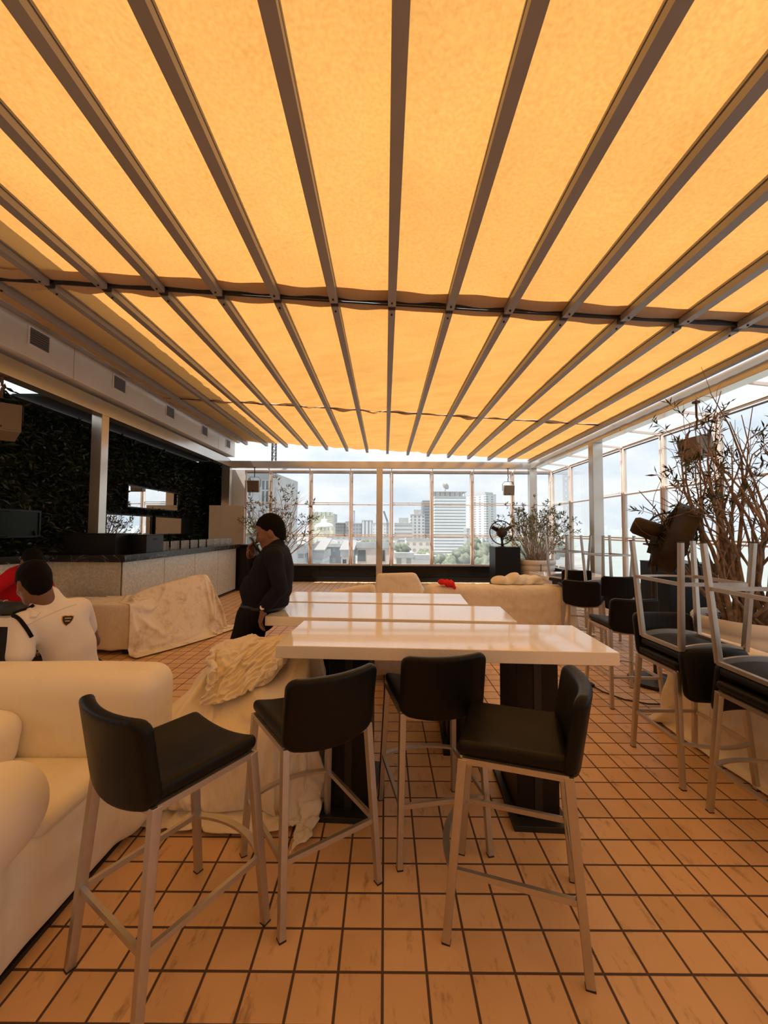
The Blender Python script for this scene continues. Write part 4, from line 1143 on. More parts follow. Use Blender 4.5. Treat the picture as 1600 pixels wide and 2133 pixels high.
def plant(o, seed, stems, spread, height, z0, rbase, r0, twigs, leaves, leafsize, matb, matl, aspect, basespread, biased=None, leafcut=.35, per=14):
    rr = random.Random(seed); B = MB(); LC = []; LN = []
    for k in range(stems):
        a = 2 * PI * k / stems + rr.uniform(-.3, .3); q = rr.random()
        bp = (basespread * rr.random() * math.cos(a), basespread * rr.random() * math.sin(a), z0 - .03)
        sp = spread * (.25 + .75 * rr.random()); hz = height * (1.05 - .45 * (sp / spread) ** 2 + rr.uniform(-.22, .08))
        tip = Vector((sp * math.cos(a), sp * math.sin(a), z0 + hz))
        if biased: tip = biased(tip, rr)
        P, Rr = grow(rr, bp, tip, r0 * rr.uniform(.7, 1.2), r0 * .16, .07 * height)
        B.tube(P, Rr, 7, False)
        for j in range(twigs):
            t = rr.uniform(.35, 1.); i = min(len(P) - 2, int(t * (len(P) - 1))); p = P[i].lerp(P[i + 1], t * (len(P) - 1) - i)
            d = (P[i + 1] - P[i]).normalized()
            dd = (d * .9 + Vector((rr.gauss(0, .55), rr.gauss(0, .55), rr.gauss(.1, .4)))).normalized()
            L = height * rr.uniform(.12, .34) * (1.15 - .5 * t)
            P2, R2 = grow(rr, p, p + dd * L, r0 * .26 * (1.2 - t * .7), r0 * .07, .05 * L, 5)
            B.tube(P2, R2, 5, False)
            if rr.random() < leaves and P2[-1].z > z0 + height * leafcut:
                for m in range(per):
                    u = rr.uniform(.45, 1.); i2 = min(3, int(u * 4)); c = P2[i2].lerp(P2[i2 + 1], u * 4 - i2)
                    LC.append(c); LN.append(tuple(dd))
    B.build('branches', matb, o, True)
    if LC: leaf_cloud('leaves', [tuple(c) for c in LC], LN, leafsize, matl, o, aspect, .9, .1)
o = empty('potted_tree', (3.62, 4.02, 0), 0, 'tall potted shrub with woody stems and thin leaves at the right edge', 'plant', 'potted plants')
pot(o, .50, .72)
def bias1(t, rr):
    return Vector((t.x * (1.0 if t.x < 0 else .95), t.y * .62 - .02, t.z))
plant(o, 12, 50, 1.22, 2.10, .66, .2, .023, 5, .36, .088, 'bark', 'leafthin', .17, .24, bias1, .40, 15)
o = empty('potted_bush', (3.98, 10.75, 0), 0, 'bushy olive-leaved shrub in a white pot at the far right corner', 'plant', 'potted plants')
pot(o, .49, .80)
plant(o, 23, 70, 1.10, 1.50, .74, .2, .013, 6, .50, .085, 'barkpale', 'leafolive', .26, .25, lambda t, rr: Vector((min(t.x, .88), t.y * .8 - .1, t.z)), .0, 12)
MB().tube([(-.06, -.50, .70), (-.06, -.51, .62), (-.06, -.46, .40), (-.06, -.38, .1)], .012, 6).build('pipe', 'rust', o)
o = empty('potted_bush', (-3.02, 11.2, 0), 0, 'nearly bare shrub in a pot behind the standing man', 'plant', 'potted plants')
pot(o, .44, .70)
plant(o, 35, 54, 1.45, 1.95, .64, .2, .016, 5, .26, .10, 'barkpale', 'leafolive', .28, .12, lambda t, rr: Vector((max(t.x * 1.0, -.95) if t.x < 0 else t.x, t.y * .5 - .05, t.z)), .2, 10)

# ================================================================== PEOPLE
def hand(F, w, d, n, s, curl=(.5, .6, .4), thumb=(.6, .75, .3), scale=1., fan=.05):
    w = np.array(w, float); d, n, s = (np.array(Vector(v).normalized()) for v in (d, n, s))
    n = n - d * (n @ d); n /= np.linalg.norm(n); sg = 1. if np.cross(n, d) @ s > 0 else -1.; s = np.cross(n, d) * sg
    R = np.stack([d, s, n], 1); k = scale
    F.put(rbox(w + d * .052 * k, (.050 * k, .041 * k, .0145 * k), .0140 * k, R), .012)
    F.put(cone(w + d * .02 * k + s * .02 * k, w + d * .05 * k + s * .033 * k, .019 * k, .016 * k), .012)
    for j, (o, L) in enumerate(((.031, .070), (.0105, .080), (-.0105, .075), (-.031, .060))):
        p = w + d * .092 * k + s * o * k; dd = d + s * o / .03 * fan; dd /= np.linalg.norm(dd)
        r = .0098 * k if j < 3 else .0086 * k
        for part, c, q in zip((.45, .31, .24), curl, (1., .92, .84)):
            c2 = c * (1 + .06 * j); dd = dd * math.cos(c2) + n * math.sin(c2); dd /= np.linalg.norm(dd)
            e = p + dd * L * part * k
            F.put(cone(p, e, r * q, r * q * .92), .0035); p = e
            n2 = n
    p = w + d * .030 * k + s * .034 * k; dd = d * thumb[0] + s * thumb[1] + n * thumb[2]; dd /= np.linalg.norm(dd)
    e = p + dd * .042 * k; F.put(cone(p, e, .0145 * k, .0115 * k), .010)
    dd = dd * .86 + d * .5 + n * .15; dd /= np.linalg.norm(dd); F.put(cone(e, e + dd * .032 * k, .0112 * k, .0092 * k), .004)

def head(F, c, R, jaw=1.):
    P = lambda f, l, u: np.array(c) + R @ np.array((f, l, u), float)
    F.put(ell(P(-.008, 0, .035), (.102, .080, .098), R), .03)
    F.put(ell(P(.028, 0, -.045), (.070, .062 * jaw, .082), R), .04)
    F.put(ell(P(.050, 0, -.092), (.040, .036 * jaw, .026), R), .03)
    F.put(cone(P(.0, .045, -.07), P(.055, .02, -.098), .022, .018), .03); F.put(cone(P(.0, -.045, -.07), P(.055, -.02, -.098), .022, .018), .03)
    F.put(cone(P(.086, -.036, .018), P(.086, .036, .018), .013, .013), .015)
    for l in (-1, 1):
        F.put(ell(P(.064, l * .040, -.030), (.028, .026, .026), R), .025)
        F.put(ell(P(.100, l * .033, -.002), (.012, .017, .010), R), .012, 'sub')
        F.put(ell(P(.082, l * .032, -.002), (.013, .015, .012), R), .004)
        F.put(ell(P(-.008, l * .080, -.016), (.021, .009, .034), R), .006)
        F.put(ell(P(-.004, l * .090, -.014), (.011, .006, .019), R), .004, 'sub')
    F.put(cone(P(.094, 0, .008), P(.113, 0, -.032), .010, .0145), .010)
    F.put(cone(P(.100, -.013, -.038), P(.100, .013, -.038), .009, .009), .006)
    F.put(cone(P(.090, -.020, -.066), P(.090, .020, -.066), .0085, .0085), .005)
    F.put(cone(P(.087, -.017, -.080), P(.087, .017, -.080), .0085, .0085), .005)
    return P

def hair(c, R, mat, parent, origin, h=.006, thick=.012, line=(.75, -.004), top=.0, name='hair', low=0.):
    c = np.array(c); F = Field(c - .16, c + .17, h)
    P = lambda f, l, u: c + R @ np.array((f, l, u), float)
    F.put(ell(P(-.010, 0, .036), (.104 + thick, .081 + thick * .8, .100 + thick + top), R), 0)
    F.put(ell(P(-.055, 0, -.015), (.052 + thick * .6, .060 + thick * .5, .065), R), .03)
    if low: F.put(ell(P(-.052, 0, -.055), (.050, .058, .055), R), .03)
    nrm = R @ np.array((line[0], 0, -1.)); nrm /= np.linalg.norm(nrm); p = P(0, 0, line[1])
    xx, yy, zz = F.ax[0][:, None, None], F.ax[1][None, :, None], F.ax[2][None, None, :]
    d = (xx - p[0]) * nrm[0] + (yy - p[1]) * nrm[1] + (zz - p[2]) * nrm[2] + .006 * vnoise(xx, yy, zz, 66, 55)
    F.F = np.maximum(F.F, d.astype(np.float32))
    F.put(ell(P(.108, 0, -.005), (.042, .070, .062), R), .02, 'sub')
    for l in (-1, 1): F.put(ell(P(-.006, l * .083, -.020), (.026, .018, .036), R), .006, 'sub')
    F.warp(lambda x, y, z: .0028 * vnoise(x, y, z, 77, 110))
    return F.mesh(name, mat, parent, origin)

# ---- man in the dark shirt leaning on the table with a phone
O = (-.98, 3.2, 0)
man = empty('person', O, 0, 'standing man in navy shirt with phone at his mouth, leaning on the middle table', 'person')
HC = (-.895, 3.17, 1.528); HR = rotm((-.95, -.14, -.28), (-.28, 0, .96))
shN, shF = (-.815, 2.985, 1.345), (-.865, 3.345, 1.35)
elN, wrN = (-.745, 2.915, 1.135), (-.868, 2.93, .985)
elF, wrF = (-1.04, 3.40, 1.10), (-1.06, 3.235, 1.325)
hips = ((-1.02, 3.09, .88), (-1.02, 3.29, .88)); kn = ((-1.13, 3.07, .48), (-1.11, 3.31, .48)); an = ((-1.06, 3.06, .09), (-1.05, 3.33, .09))
def torso(F, g):
    F.put(ell((-.865, 3.165, 1.235), (.150 + g, .178 + g, .185 + g)), .06)
    F.put(ell((-.925, 3.18, 1.085), (.188 + g, .182 + g, .150 + g)), .07)
    F.put(cone((-.835, 3.05, 1.345), (-.855, 3.29, 1.35), .082 + g, .082 + g), .05)
    F.put(ell((-.935, 3.19, .965), (.160 + g, .175 + g, .10 + g)), .06)
    F.put(cone((-.865, 3.17, 1.40), (-.84, 3.165, 1.33), .062 + g, .085 + g), .04)
F = Field((-1.36, 2.72, -.005), (-.58, 3.56, 1.70), .0075)
torso(F, -.014)
P = head(F, HC, HR, 1.08)
F.put(cone(P(-.02, 0, -.05), (-.845, 3.165, 1.36), .064, .070), .03)
for s_, e_, w_ in ((shN, elN, wrN), (shF, elF, wrF)):
    F.put(cone(s_, e_, .052, .042), .03); F.put(cone(e_, w_, .042, .029), .015)
hand(F, wrN, (-.22, .05, -1), (1, .1, -.1), (0, 1, 0), (.25, .45, .5), (.7, .6, .35))
hand(F, wrF, (.02, -.32, 1), (.75, -.35, .1), (-.55, -1, 0), (.55, .75, .5), (.75, .4, .5))
for hp, k_, a_ in zip(hips, kn, an):
    F.put(cone(hp, k_, .082, .055), .04); F.put(cone(k_, a_, .052, .038), .02)
    F.put(cone((a_[0], a_[1], .06), (a_[0] - .13, a_[1], .04), .04, .03), .02)
F.put(ell((-.985, 3.19, .90), (.125, .16, .12)), .05)
F.mesh('body', 'skin', man, O)
hair(HC, HR, 'hair', man, O, .005, .007, (1.02, -.004), .008, low=1)
F = Field(np.array(HC) - .15, np.array(HC) + .15, .004)
for l in (-1, 1):
    F.put(cone(P(.092, l * .018, .022), P(.083, l * .050, .020), .0055, .004), .0)
F.mesh('eyebrow', 'hair', man, O, 0)
F = Field(np.array(HC) - .15, np.array(HC) + .15, .004)
for l in (-1, 1): F.put(ell(P(.0905, l * .032, -.003), (.006, .010, .005), HR), 0)
F.mesh('eye', 'phone', man, O, 0)
F = Field((-1.34, 2.74, .86), (-.58, 3.56, 1.52), .0085)
torso(F, .006)
for s_, e_, w_ in ((shN, elN, wrN), (shF, elF, wrF)):
    w2 = np.array(e_) + .90 * (np.array(w_) - np.array(e_))
    F.put(cone(s_, e_, .068, .058), .014); F.put(cone(e_, w2, .057, .046), .010)
F.put(cone((-.868, 3.17, 1.385), (-.852, 3.168, 1.435), .076, .072), .015)
F.warp(lambda x, y, z: .006 * vnoise(x, y, z, 81, 11) + .0045 * np.sin((z * 1.1 + x * 1.3 - y * .4) * 42 + 2.5 * vnoise(x, y, z, 82, 8)) * np.clip(vnoise(x, y, z, 83, 6) + .4, 0, 1))
F.cut((0, 0, .955), (0, 0, -1))
ctr = np.array((-.862, 3.17, 1.42))
F.put(cone((-.890, 3.172, 1.50), (-.862, 3.168, 1.42), .060, .054), .005, 'sub')
F.mesh('shirt', 'navy', man, O)
F = Field((-1.36, 2.9, .03), (-.74, 3.5, 1.02), .0095)
F.put(ell((-.955, 3.19, .955), (.158, .172, .09)), .05)
F.put(ell((-.99, 3.19, .875), (.150, .172, .13)), .06)
for hp, k_, a_ in zip(hips, kn, an):
    F.put(cone(hp, k_, .100, .080), .05); F.put(cone(k_, (a_[0] + .01, a_[1], .07), .080, .068), .03)
F.warp(lambda x, y, z: .006 * vnoise(x, y, z, 91, 10))
F.cut((0, 0, .965), (0, 0, 1)); F.cut((0, 0, .045), (0, 0, -1))
F.mesh('trousers', 'trouser', man, O)
F = Field((-1.2, 2.95, .90), (-.7, 3.42, 1.02), .008)
F.put(ell((-.945, 3.19, .955), (.172, .184, .12)), .0)
F.cut((0, 0, .985), (0, 0, 1)); F.cut((0, 0, .94), (0, 0, -1))
F.mesh('belt', 'belt', man, O, 0)
F = Field((-1.36, 2.95, 0), (-.9, 3.45, .16), .008)
for a_ in an:
    F.put(cone((a_[0] + .03, a_[1], .052), (a_[0] - .17, a_[1], .042), .048, .040), .02); F.put(cone((a_[0], a_[1], .06), (a_[0], a_[1], .10), .048, .045), .02)
F.cut((0, 0, .004), (0, 0, -1))
F.mesh('shoe', 'belt', man, O)
wd = (Vector(wrN) - Vector(elN)).normalized(); wc = Vector(wrN) - wd * .012 - Vector(O)
a_, b_, d_ = frame_of(wd, (0, 1, 0))
T = Matrix(((a_.x, b_.x, d_.x, wc.x), (a_.y, b_.y, d_.y, wc.y), (a_.z, b_.z, d_.z, wc.z), (0, 0, 0, 1)))
wat = MB().lathe([(.034, -.009), (.037, 0), (.034, .009)], 24, T, False).build('watch_strap', 'watch', man, True)
fc = wc + Vector((-.10, -.95, .12)).normalized() * .036
zf = Vector((-.10, -.95, .12)).normalized(); xf = Vector((0, 0, 1)).cross(zf).normalized(); yf_ = zf.cross(xf)
T = Matrix(((xf.x, yf_.x, zf.x, fc.x), (xf.y, yf_.y, zf.y, fc.y), (xf.z, yf_.z, zf.z, fc.z), (0, 0, 0, 1)))
MB().lathe([(.019, -.004), (.0195, .005), (.016, .007)], 24, T).build('watch_case', 'watch', wat, True)
MB().lathe([(.0155, .0072), (.0155, .0078)], 24, T).build('watch_dial', 'dial', wat)
ph = empty('mobile_phone', (-1.012, 3.165, 1.425), 0, 'black mobile phone held to the mouth of the standing man', 'phone')
T = Matrix.Rotation(.5, 4, 'Z') @ Matrix.Rotation(-.55, 4, 'Y')
b = MB().box(-.006, .006, -.037, .037, -.075, .075, T); b.build('phone_body', 'phone', ph, bevel=.003)
MB().box(.006, .0068, -.034, .034, -.070, .070, T).build('screen', 'mirror', ph).data.materials.clear()
ph.children[-1].data.materials.append(M['phone'])

# ---- seated man in the white uniform shirt, seen from behind
O = (-2.03, 2.66, 0)
wm = empty('person', O, 0, 'seated man in white uniform shirt with shield badge, bending forward, back to us', 'person')
HC = (-2.19, 2.545, 1.212); HR = rotm((-.80, .42, -.42), (-.36, .18, .92))
shN, shF = (-2.158, 2.448, .985), (-2.045, 2.735, 1.02)
elN, wrN = (-2.115, 2.375, .70), (-2.38, 2.60, .66)
elF, wrF = (-2.10, 2.95, .74), (-2.42, 2.98, .66)
def torso(F, g):
    F.put(ell((-2.025, 2.68, .60), (.120 + g, .138 + g, .13 + g), rotm((-.85, .5, 0))), .06)
    F.put(ell((-2.035, 2.665, .78), (.118 + g, .132 + g, .16 + g), rotm((-.85, .5, 0))), .07)
    F.put(ell((-2.085, 2.61, .93), (.118 + g, .150 + g, .13 + g), rotm((-.85, .5, 0))), .06)
    F.put(cone((-2.130, 2.50, .985), (-2.05, 2.70, 1.01), .072 + g, .072 + g), .05)
    F.put(cone((-2.10, 2.59, 1.02), (-2.14, 2.57, 1.09), .070 + g, .056 + g), .03)
F = Field((-2.62, 2.24, 0), (-1.70, 3.22, 1.40), .0085)
torso(F, -.012)
P = head(F, HC, HR)
F.put(cone(P(-.03, 0, -.05), (-2.09, 2.585, 1.03), .060, .068), .03)
for s_, e_, w_ in ((shN, elN, wrN), (shF, elF, wrF)):
    F.put(cone(s_, e_, .058, .046), .03); F.put(cone(e_, w_, .046, .030), .015)
    hand(F, w_, (-.9, .45, -.1), (0, 0, -1), (.4, .8, 0), (.25, .35, .3))
hp = ((-2.08, 2.62, .58), (-1.97, 2.76, .58)); kn = ((-2.46, 2.88, .57), (-2.33, 3.06, .57)); an = ((-2.44, 2.84, .09), (-2.30, 3.02, .09))
for h_, k_, a_ in zip(hp, kn, an):
    F.put(cone(h_, k_, .075, .052), .03); F.put(cone(k_, a_, .050, .036), .02); F.put(cone((a_[0], a_[1], .05), (a_[0] - .11, a_[1] + .07, .035), .036, .03), .02)
F.mesh('body', 'skindark', wm, O)
hair(HC, HR, 'hair', wm, O, .006, .005, (.95, -.055), .004, low=1)
F = Field((-2.62, 2.24, .48), (-1.70, 3.22, 1.20), .009)
torso(F, .010)
for s_, e_, w_ in ((shN, elN, wrN), (shF, elF, wrF)):
    m_ = np.array(s_) + .60 * (np.array(e_) - np.array(s_))
    F.put(cone(s_, m_, .068, .066), .012)
F.put(cone((-2.10, 2.585, 1.045), (-2.135, 2.57, 1.115), .080, .074), .02)
F.put(cone((-2.105, 2.585, 1.06), (-2.19, 2.54, 1.22), .050, .062), .004, 'sub')
F.warp(lambda x, y, z: .007 * vnoise(x, y, z, 101, 9) + .005 * np.sin((z * 1.0 - x * .9 + y * .5) * 34 + 2.2 * vnoise(x, y, z, 102, 7)) * np.clip(vnoise(x, y, z, 103, 5) + .3, 0, 1))
for s_, e_ in ((shN, elN), (shF, elF)):   # flat sleeve ends
    pass
F.cut((0, 0, .50), (0, 0, -1))
F.mesh('shirt', 'shirtwhite', wm, O)
F = Field((-2.62, 2.44, .03), (-1.78, 3.2, .72), .011)
F.put(ell((-2.02, 2.68, .585), (.17, .18, .11)), .05)
for h_, k_, a_ in zip(hp, kn, an):
    F.put(cone(h_, k_, .090, .072), .04); F.put(cone(k_, (a_[0], a_[1], .08), .070, .060), .03)
F.cut((0, 0, .05), (0, 0, -1)); F.cut((0, 0, .66), (0, 0, 1))
F.mesh('trousers', 'trouser', wm, O)
F = Field((-2.66, 2.7, 0), (-2.2, 3.2, .16), .009)
for a_ in an: F.put(cone((a_[0] + .03, a_[1] - .02, .05), (a_[0] - .14, a_[1] + .09, .04), .046, .038), .02)
F.cut((0, 0, .004), (0, 0, -1)); F.mesh('shoe', 'belt', wm, O)
def on_surface(o, p, d):
    """nearest hit on a mesh from world point p along d, in world space"""
    mw = Matrix.Translation(o.parent.location) if o.parent else Matrix()
    q = mw.inverted() @ Vector(p)
    ok, loc, nor, _ = o.ray_cast(q, Vector(d).normalized())
    return (mw @ loc, nor) if ok else (None, None)
bpy.context.view_layer.update()
shirt = [c for c in wm.children if c.name.startswith('shirt')][0]
def patch(name, outline, c, up, d, mat, parent, lift, dist=.5):
    """a thin cloth patch pressed on the shirt: outline in (across, up) metres"""
    d = Vector(d).normalized(); u = Vector(up); u = (u - d * u.dot(d)).normalized(); r = d.cross(u)
    rows = 7; V = []; n = len(outline)
    ctr = (sum(p[0] for p in outline) / n, sum(p[1] for p in outline) / n)
    for k in range(rows + 1):
        t = k / rows
        for p in outline:
            a = ctr[0] + (p[0] - ctr[0]) * (1 - t); b_ = ctr[1] + (p[1] - ctr[1]) * (1 - t)
            st = Vector(c) - d * dist + r * a + u * b_
            h, nr = on_surface(shirt, st, d)
            if h is None: h, nr = Vector(c) + r * a + u * b_, -d
            V.append(h + nr * lift - Vector(parent.location))
    F_ = [[k * n + i, k * n + (i + 1) % n, (k + 1) * n + (i + 1) % n, (k + 1) * n + i] for k in range(rows) for i in range(n)]
    F_.append([rows * n + i for i in range(n)])
    o = mesh_obj(name, V, F_, mat, parent, True)
    so = o.modifiers.new('solid', 'SOLIDIFY'); so.thickness = .003; so.offset = 0
    return o
SH = [(-.5, .42), (-.28, .5), (0, .46), (.28, .5), (.5, .42), (.46, .05), (.3, -.28), (0, -.55), (-.3, -.28), (-.46, .05)]
dv = (-.55, .80, -.08)
bc = (-2.00, 2.58, .975)
bg = patch('badge', [(x * .060, y * .062) for x, y in SH], bc, (.15, 0, 1), dv, 'badgegold', wm, .002)
b2 = patch('badge_field', [(x * .050, y * .052) for x, y in SH], bc, (.15, 0, 1), dv, 'badgeblack', wm, .005); b2.parent = bg; b2.location = (0, 0, 0)
for k, yy in enumerate((.012, -.004)):
    t = patch('badge_lettering', [(-.015 + .004 * k, yy - .0022), (.015 - .004 * k, yy - .0022), (.015 - .004 * k, yy + .0022), (-.015 + .004 * k, yy + .0022)], bc, (.15, 0, 1), dv, 'badgegold', wm, .0075); t.parent = bg
# shoulder strap, navy cord and yoke seam
def cord(name, pts, w, mat, lift, dirn):
    V = []
    for p in pts:
        h, nr = on_surface(shirt, Vector(p) - Vector(dirn) * .3, dirn)
        if h is not None: V.append(h + nr * lift - Vector(wm.location))
    if len(V) > 2: MB().tube(V, w, 6).build(name, mat, wm, True)
def arc(a, b, n=14): return [Vector(a).lerp(Vector(b), i / (n - 1)) for i in range(n)]
cord('navy_cord', arc((-2.15, 2.51, 1.05), (-2.20, 2.43, 1.02), 6) + arc((-2.19, 2.42, 1.0), (-2.085, 2.42, .90), 8), .011, 'trouser', .004, (-.3, .45, -.85))
cord('yoke_seam', arc((-2.13, 2.44, .955), (-2.03, 2.70, 1.02)), .003, 'shirtwhite', .002, (-.45, .75, -.48))
P0 = patch('epaulette', [(-.055, -.02), (.055, -.026), (.066, 0), (.055, .026), (-.055, .02)], (-2.14, 2.47, 1.03), (.4, .9, 0), (-.1, .15, -1), 'shirtwhite', wm, .006)
se = tag(MB().lathe([(.27, 0), (.28, .02), (.28, .44), (.26, .47), (.0, .475)], 32).build('pouf', 'slip', None, True), 'cream pouf seat under the seated man in white', 'pouf')
se.location = (-2.0, 2.68, 0)

# ---- man in red bending over the table
O = (-4.0, 4.42, 0)
rm = empty('person', O, 0, 'man in red shirt bending over the white table at the left edge', 'person')
HC = (-3.735, 4.30, 1.205); HR = rotm((.72, -.38, -.55), (.45, -.2, .86))
shN, shF = (-3.90, 4.27, 1.06), (-4.04, 4.60, 1.06)
elN, wrN = (-4.05, 4.06, .835), (-3.76, 4.07, .80)
elF, wrF = (-3.86, 4.72, .85), (-3.64, 4.24, .81)
def torso(F, g):
    F.put(ell((-4.10, 4.46, .62), (.15 + g, .165 + g, .13 + g)), .06)
    F.put(ell((-4.05, 4.45, .82), (.145 + g, .165 + g, .16 + g)), .07)
    F.put(ell((-3.99, 4.44, .98), (.14 + g, .16 + g, .14 + g)), .07)
    F.put(cone((-3.92, 4.31, 1.06), (-4.02, 4.56, 1.06), .075 + g, .075 + g), .05)
F = Field((-4.4, 3.85, 0), (-3.42, 4.92, 1.40), .011)
torso(F, -.012)
P = head(F, HC, HR)
F.put(cone(P(-.03, 0, -.05), (-3.94, 4.42, 1.07), .060, .068), .03)
for s_, e_, w_, th in ((shN, elN, wrN, 1), (shF, elF, wrF, 1)):
    F.put(cone(s_, e_, .054, .043), .03); F.put(cone(e_, w_, .043, .029), .015)
    hand(F, w_, np.array(w_) - np.array(e_), (0, 0, -1), (.2, .9, 0), (.2, .25, .2))
hp = ((-4.02, 4.36, .56), (-4.10, 4.58, .56)); kn = ((-3.62, 4.40, .53), (-3.66, 4.66, .53)); an = ((-3.70, 4.44, .09), (-3.72, 4.70, .09))
for h_, k_, a_ in zip(hp, kn, an):
    F.put(cone(h_, k_, .075, .052), .03); F.put(cone(k_, a_, .050, .036), .02); F.put(cone((a_[0], a_[1], .05), (a_[0] + .12, a_[1] - .03, .035), .036, .03), .02)
F.mesh('body', 'skindark', rm, O)
hair(HC, HR, 'hair', rm, O, .008, .006, (.75, -.010))
F = Field((-4.4, 3.95, .48), (-3.6, 4.9, 1.20), .012)
torso(F, .008)
for s_, e_ in ((shN, elN), (shF, elF)):
    m_ = np.array(s_) + .85 * (np.array(e_) - np.array(s_)); F.put(cone(s_, m_, .074, .068), .03)
F.put(cone((-3.95, 4.42, 1.08), (-3.84, 4.36, 1.16), .062, .060), .005, 'sub')
F.warp(lambda x, y, z: .008 * vnoise(x, y, z, 111, 9))
F.cut((0, 0, .52), (0, 0, -1)); F.mesh('shirt', 'shirtred', rm, O)
F = Field((-4.4, 4.2, .03), (-3.5, 4.85, .70), .013)
F.put(ell((-4.08, 4.47, .58), (.17, .18, .11)), .05)
for h_, k_, a_ in zip(hp, kn, an):
    F.put(cone(h_, k_, .090, .070), .04); F.put(cone(k_, (a_[0], a_[1], .08), .068, .058), .03)
F.cut((0, 0, .05), (0, 0, -1)); F.mesh('trousers', 'trouser', rm, O)
F = Field((-3.8, 4.3, 0), (-3.4, 4.8, .16), .010)
for a_ in an: F.put(cone((a_[0] - .03, a_[1], .05), (a_[0] + .15, a_[1] - .04, .04), .046, .038), .02)
F.cut((0, 0, .004), (0, 0, -1)); F.mesh('shoe', 'belt', rm, O)
MB().torus(.034, .005, Matrix.Translation(Vector(wrN) - Vector(O) - Vector((.02, 0, 0))) @ Matrix.Rotation(PI / 2, 4, 'Y'), 20, 6).build('bracelet', 'watch', rm, True)
se = tag(MB().lathe([(.25, 0), (.26, .02), (.26, .44), (.24, .47), (.0, .475)], 32).build('pouf', 'slip', None, True), 'pouf seat under the man in red', 'pouf')
se.location = (-4.10, 4.48, 0)
o = empty('rolled_bag', (-3.50, 3.86, .75), 0, 'dark rolled bag on the right end of the table before the man in red', 'bag')
F = Field((-3.75, 3.6, .72), (-3.25, 4.12, .95), .011)
F.put(cone((-3.60, 3.82, .80), (-3.40, 3.88, .80), .062, .056), .02); F.put(ell((-3.48, 3.80, .795), (.10, .09, .05)), .03)
F.warp(lambda x, y, z: .006 * vnoise(x, y, z, 121, 26)); F.cut((0, 0, .75), (0, 0, -1))
F.mesh('bag_body', 'bagdark', o, (-3.50, 3.86, .75))

# ================================================================== THE CITY AND THE SEA
GZ = -24.
g = struct(MB().box(-700, 190, 18, 1800, GZ - 1, GZ).build('ground', 'ground'))
sea = struct(MB().add([(60, -400, GZ + .3), (9000, -400, GZ + .3), (9000, 9000, GZ + .3), (420, 9000, GZ + .3), (200, 420, GZ + .3), (70, 90, GZ + .3)], [[0, 1, 2, 3, 4, 5]]).build('sea', 'sea'))
road = struct(MB().add([(6, 40, GZ + .06), (30, 40, GZ + .06), (62, 300, GZ + .06), (44, 300, GZ + .06)], [[0, 1, 2, 3]]).build('road', 'asphalt'))
FM = {}
def fmat(*a):
    if a not in FM: FM[a] = facade_material(f'facade_{len(FM)}', *a)
    return FM[a]
def building(x0, x1, D, ztop, depth, mat, label, roof='concrete', rz=0., parapet=.9, extra=None, name='building', group=None):
    w = (x1 - x0) / 2
    o = empty(name, ((x0 + x1) / 2, D + depth / 2, GZ), rz, label, 'building', group)
    h = ztop - GZ
    MB().box(-w, w, -depth / 2, depth / 2, 0, h - parapet).build('walls', mat, o)
    r = MB().box(-w - .15, w + .15, -depth / 2 - .15, depth / 2 + .15, h - parapet, h - parapet * .4)
    r.box(-w - .15, w + .15, -depth / 2 - .15, -depth / 2 + .15, h - parapet * .4, h).box(-w - .15, -w + .15, -depth / 2, depth / 2, h - parapet * .4, h).box(w - .15, w + .15, -depth / 2, depth / 2, h - parapet * .4, h)
    r.build('roof', roof, o)
    if extra: extra(o, w, depth / 2, h)
    return o
# glass and concrete tower with a dish on top
def crown(o, w, d, h):
    f = MB().box(-w * .98, w * .80, -d * .98, d * .98, h, h + 5.2)
    f.build('plant_storey', fmat((.50, .50, .47), (.36, .36, .34), 1.6, 30., .3, 1.), o)
    MB().box(-w * 1.10, w * 1.06, -d * 1.05, d * 1.05, h + 5.2, h + 6.2).build('roof_slab', 'concrete', o)
    b = MB()
    for x in np.linspace(-w * .95, w * .95, 7): b.box(x - .3, x + .3, -d * .98, -d * .98 + .6, h, h + 5.2)
    b.build('roof_post', 'concrete', o)
    m = MB().tube([(-4, 0, h + 6), (-4, 0, h + 12)], 1.0, 8).build('dish_mast', 'concrete', o)
    T = Matrix.Translation((-4, 0, h + 14.5)) @ Matrix.Rotation(.95, 4, 'Y') @ Matrix.Rotation(-.5, 4, 'X')
    MB().lathe([(.3, -1.6), (3.4, -.4), (5.4, 1.4), (5.2, 1.5), (3.2, 0), (.2, -1.2)], 24, T).build('dish', 'rafter', o, True)
building(63.3, 103.4, 520, 45.4, 34, fmat((.74, .76, .77), (.22, .25, .27), 60., 3.9, 1., .30), 'broad white tower striped with dark window bands, dish on its roof', extra=crown, name='office_tower')
def cap2(o, w, d, h): MB().box(-w * .8, w * .8, -d * .8, d * .8, h, h + 3).build('roof_storey', 'concrete', o)
building(127.5, 147, 560, 52, 38, fmat((.62, .63, .63), (.30, .32, .33), 9.5, 3.4, .42, .5), 'slim grey-white tower with rows of small windows behind the far fan', rz=.55, extra=cap2, name='office_tower')
def screen(o, w, d, h):
    MB().box(-w, w, -d, -d + 1, h, h + 4).build('roof_screen', fmat((.55, .58, .46), (.34, .36, .30), 5., 60., .3, 1.), o)
    MB().box(w, w + 2.2, -d - 1, d, 0, h + 2).build('side_fin', 'concrete', o)
building(-86, -62, 480, 18.5, 26, fmat((.58, .60, .44), (.46, .49, .36), 80., 2.6, 1., .35), 'greenish yellow ribbed office block, left of the skyline', extra=screen)
o = empty('domed_hall', (-50.5, 338, GZ), 0, 'pale building with a tiered dome before the greenish block', 'building')
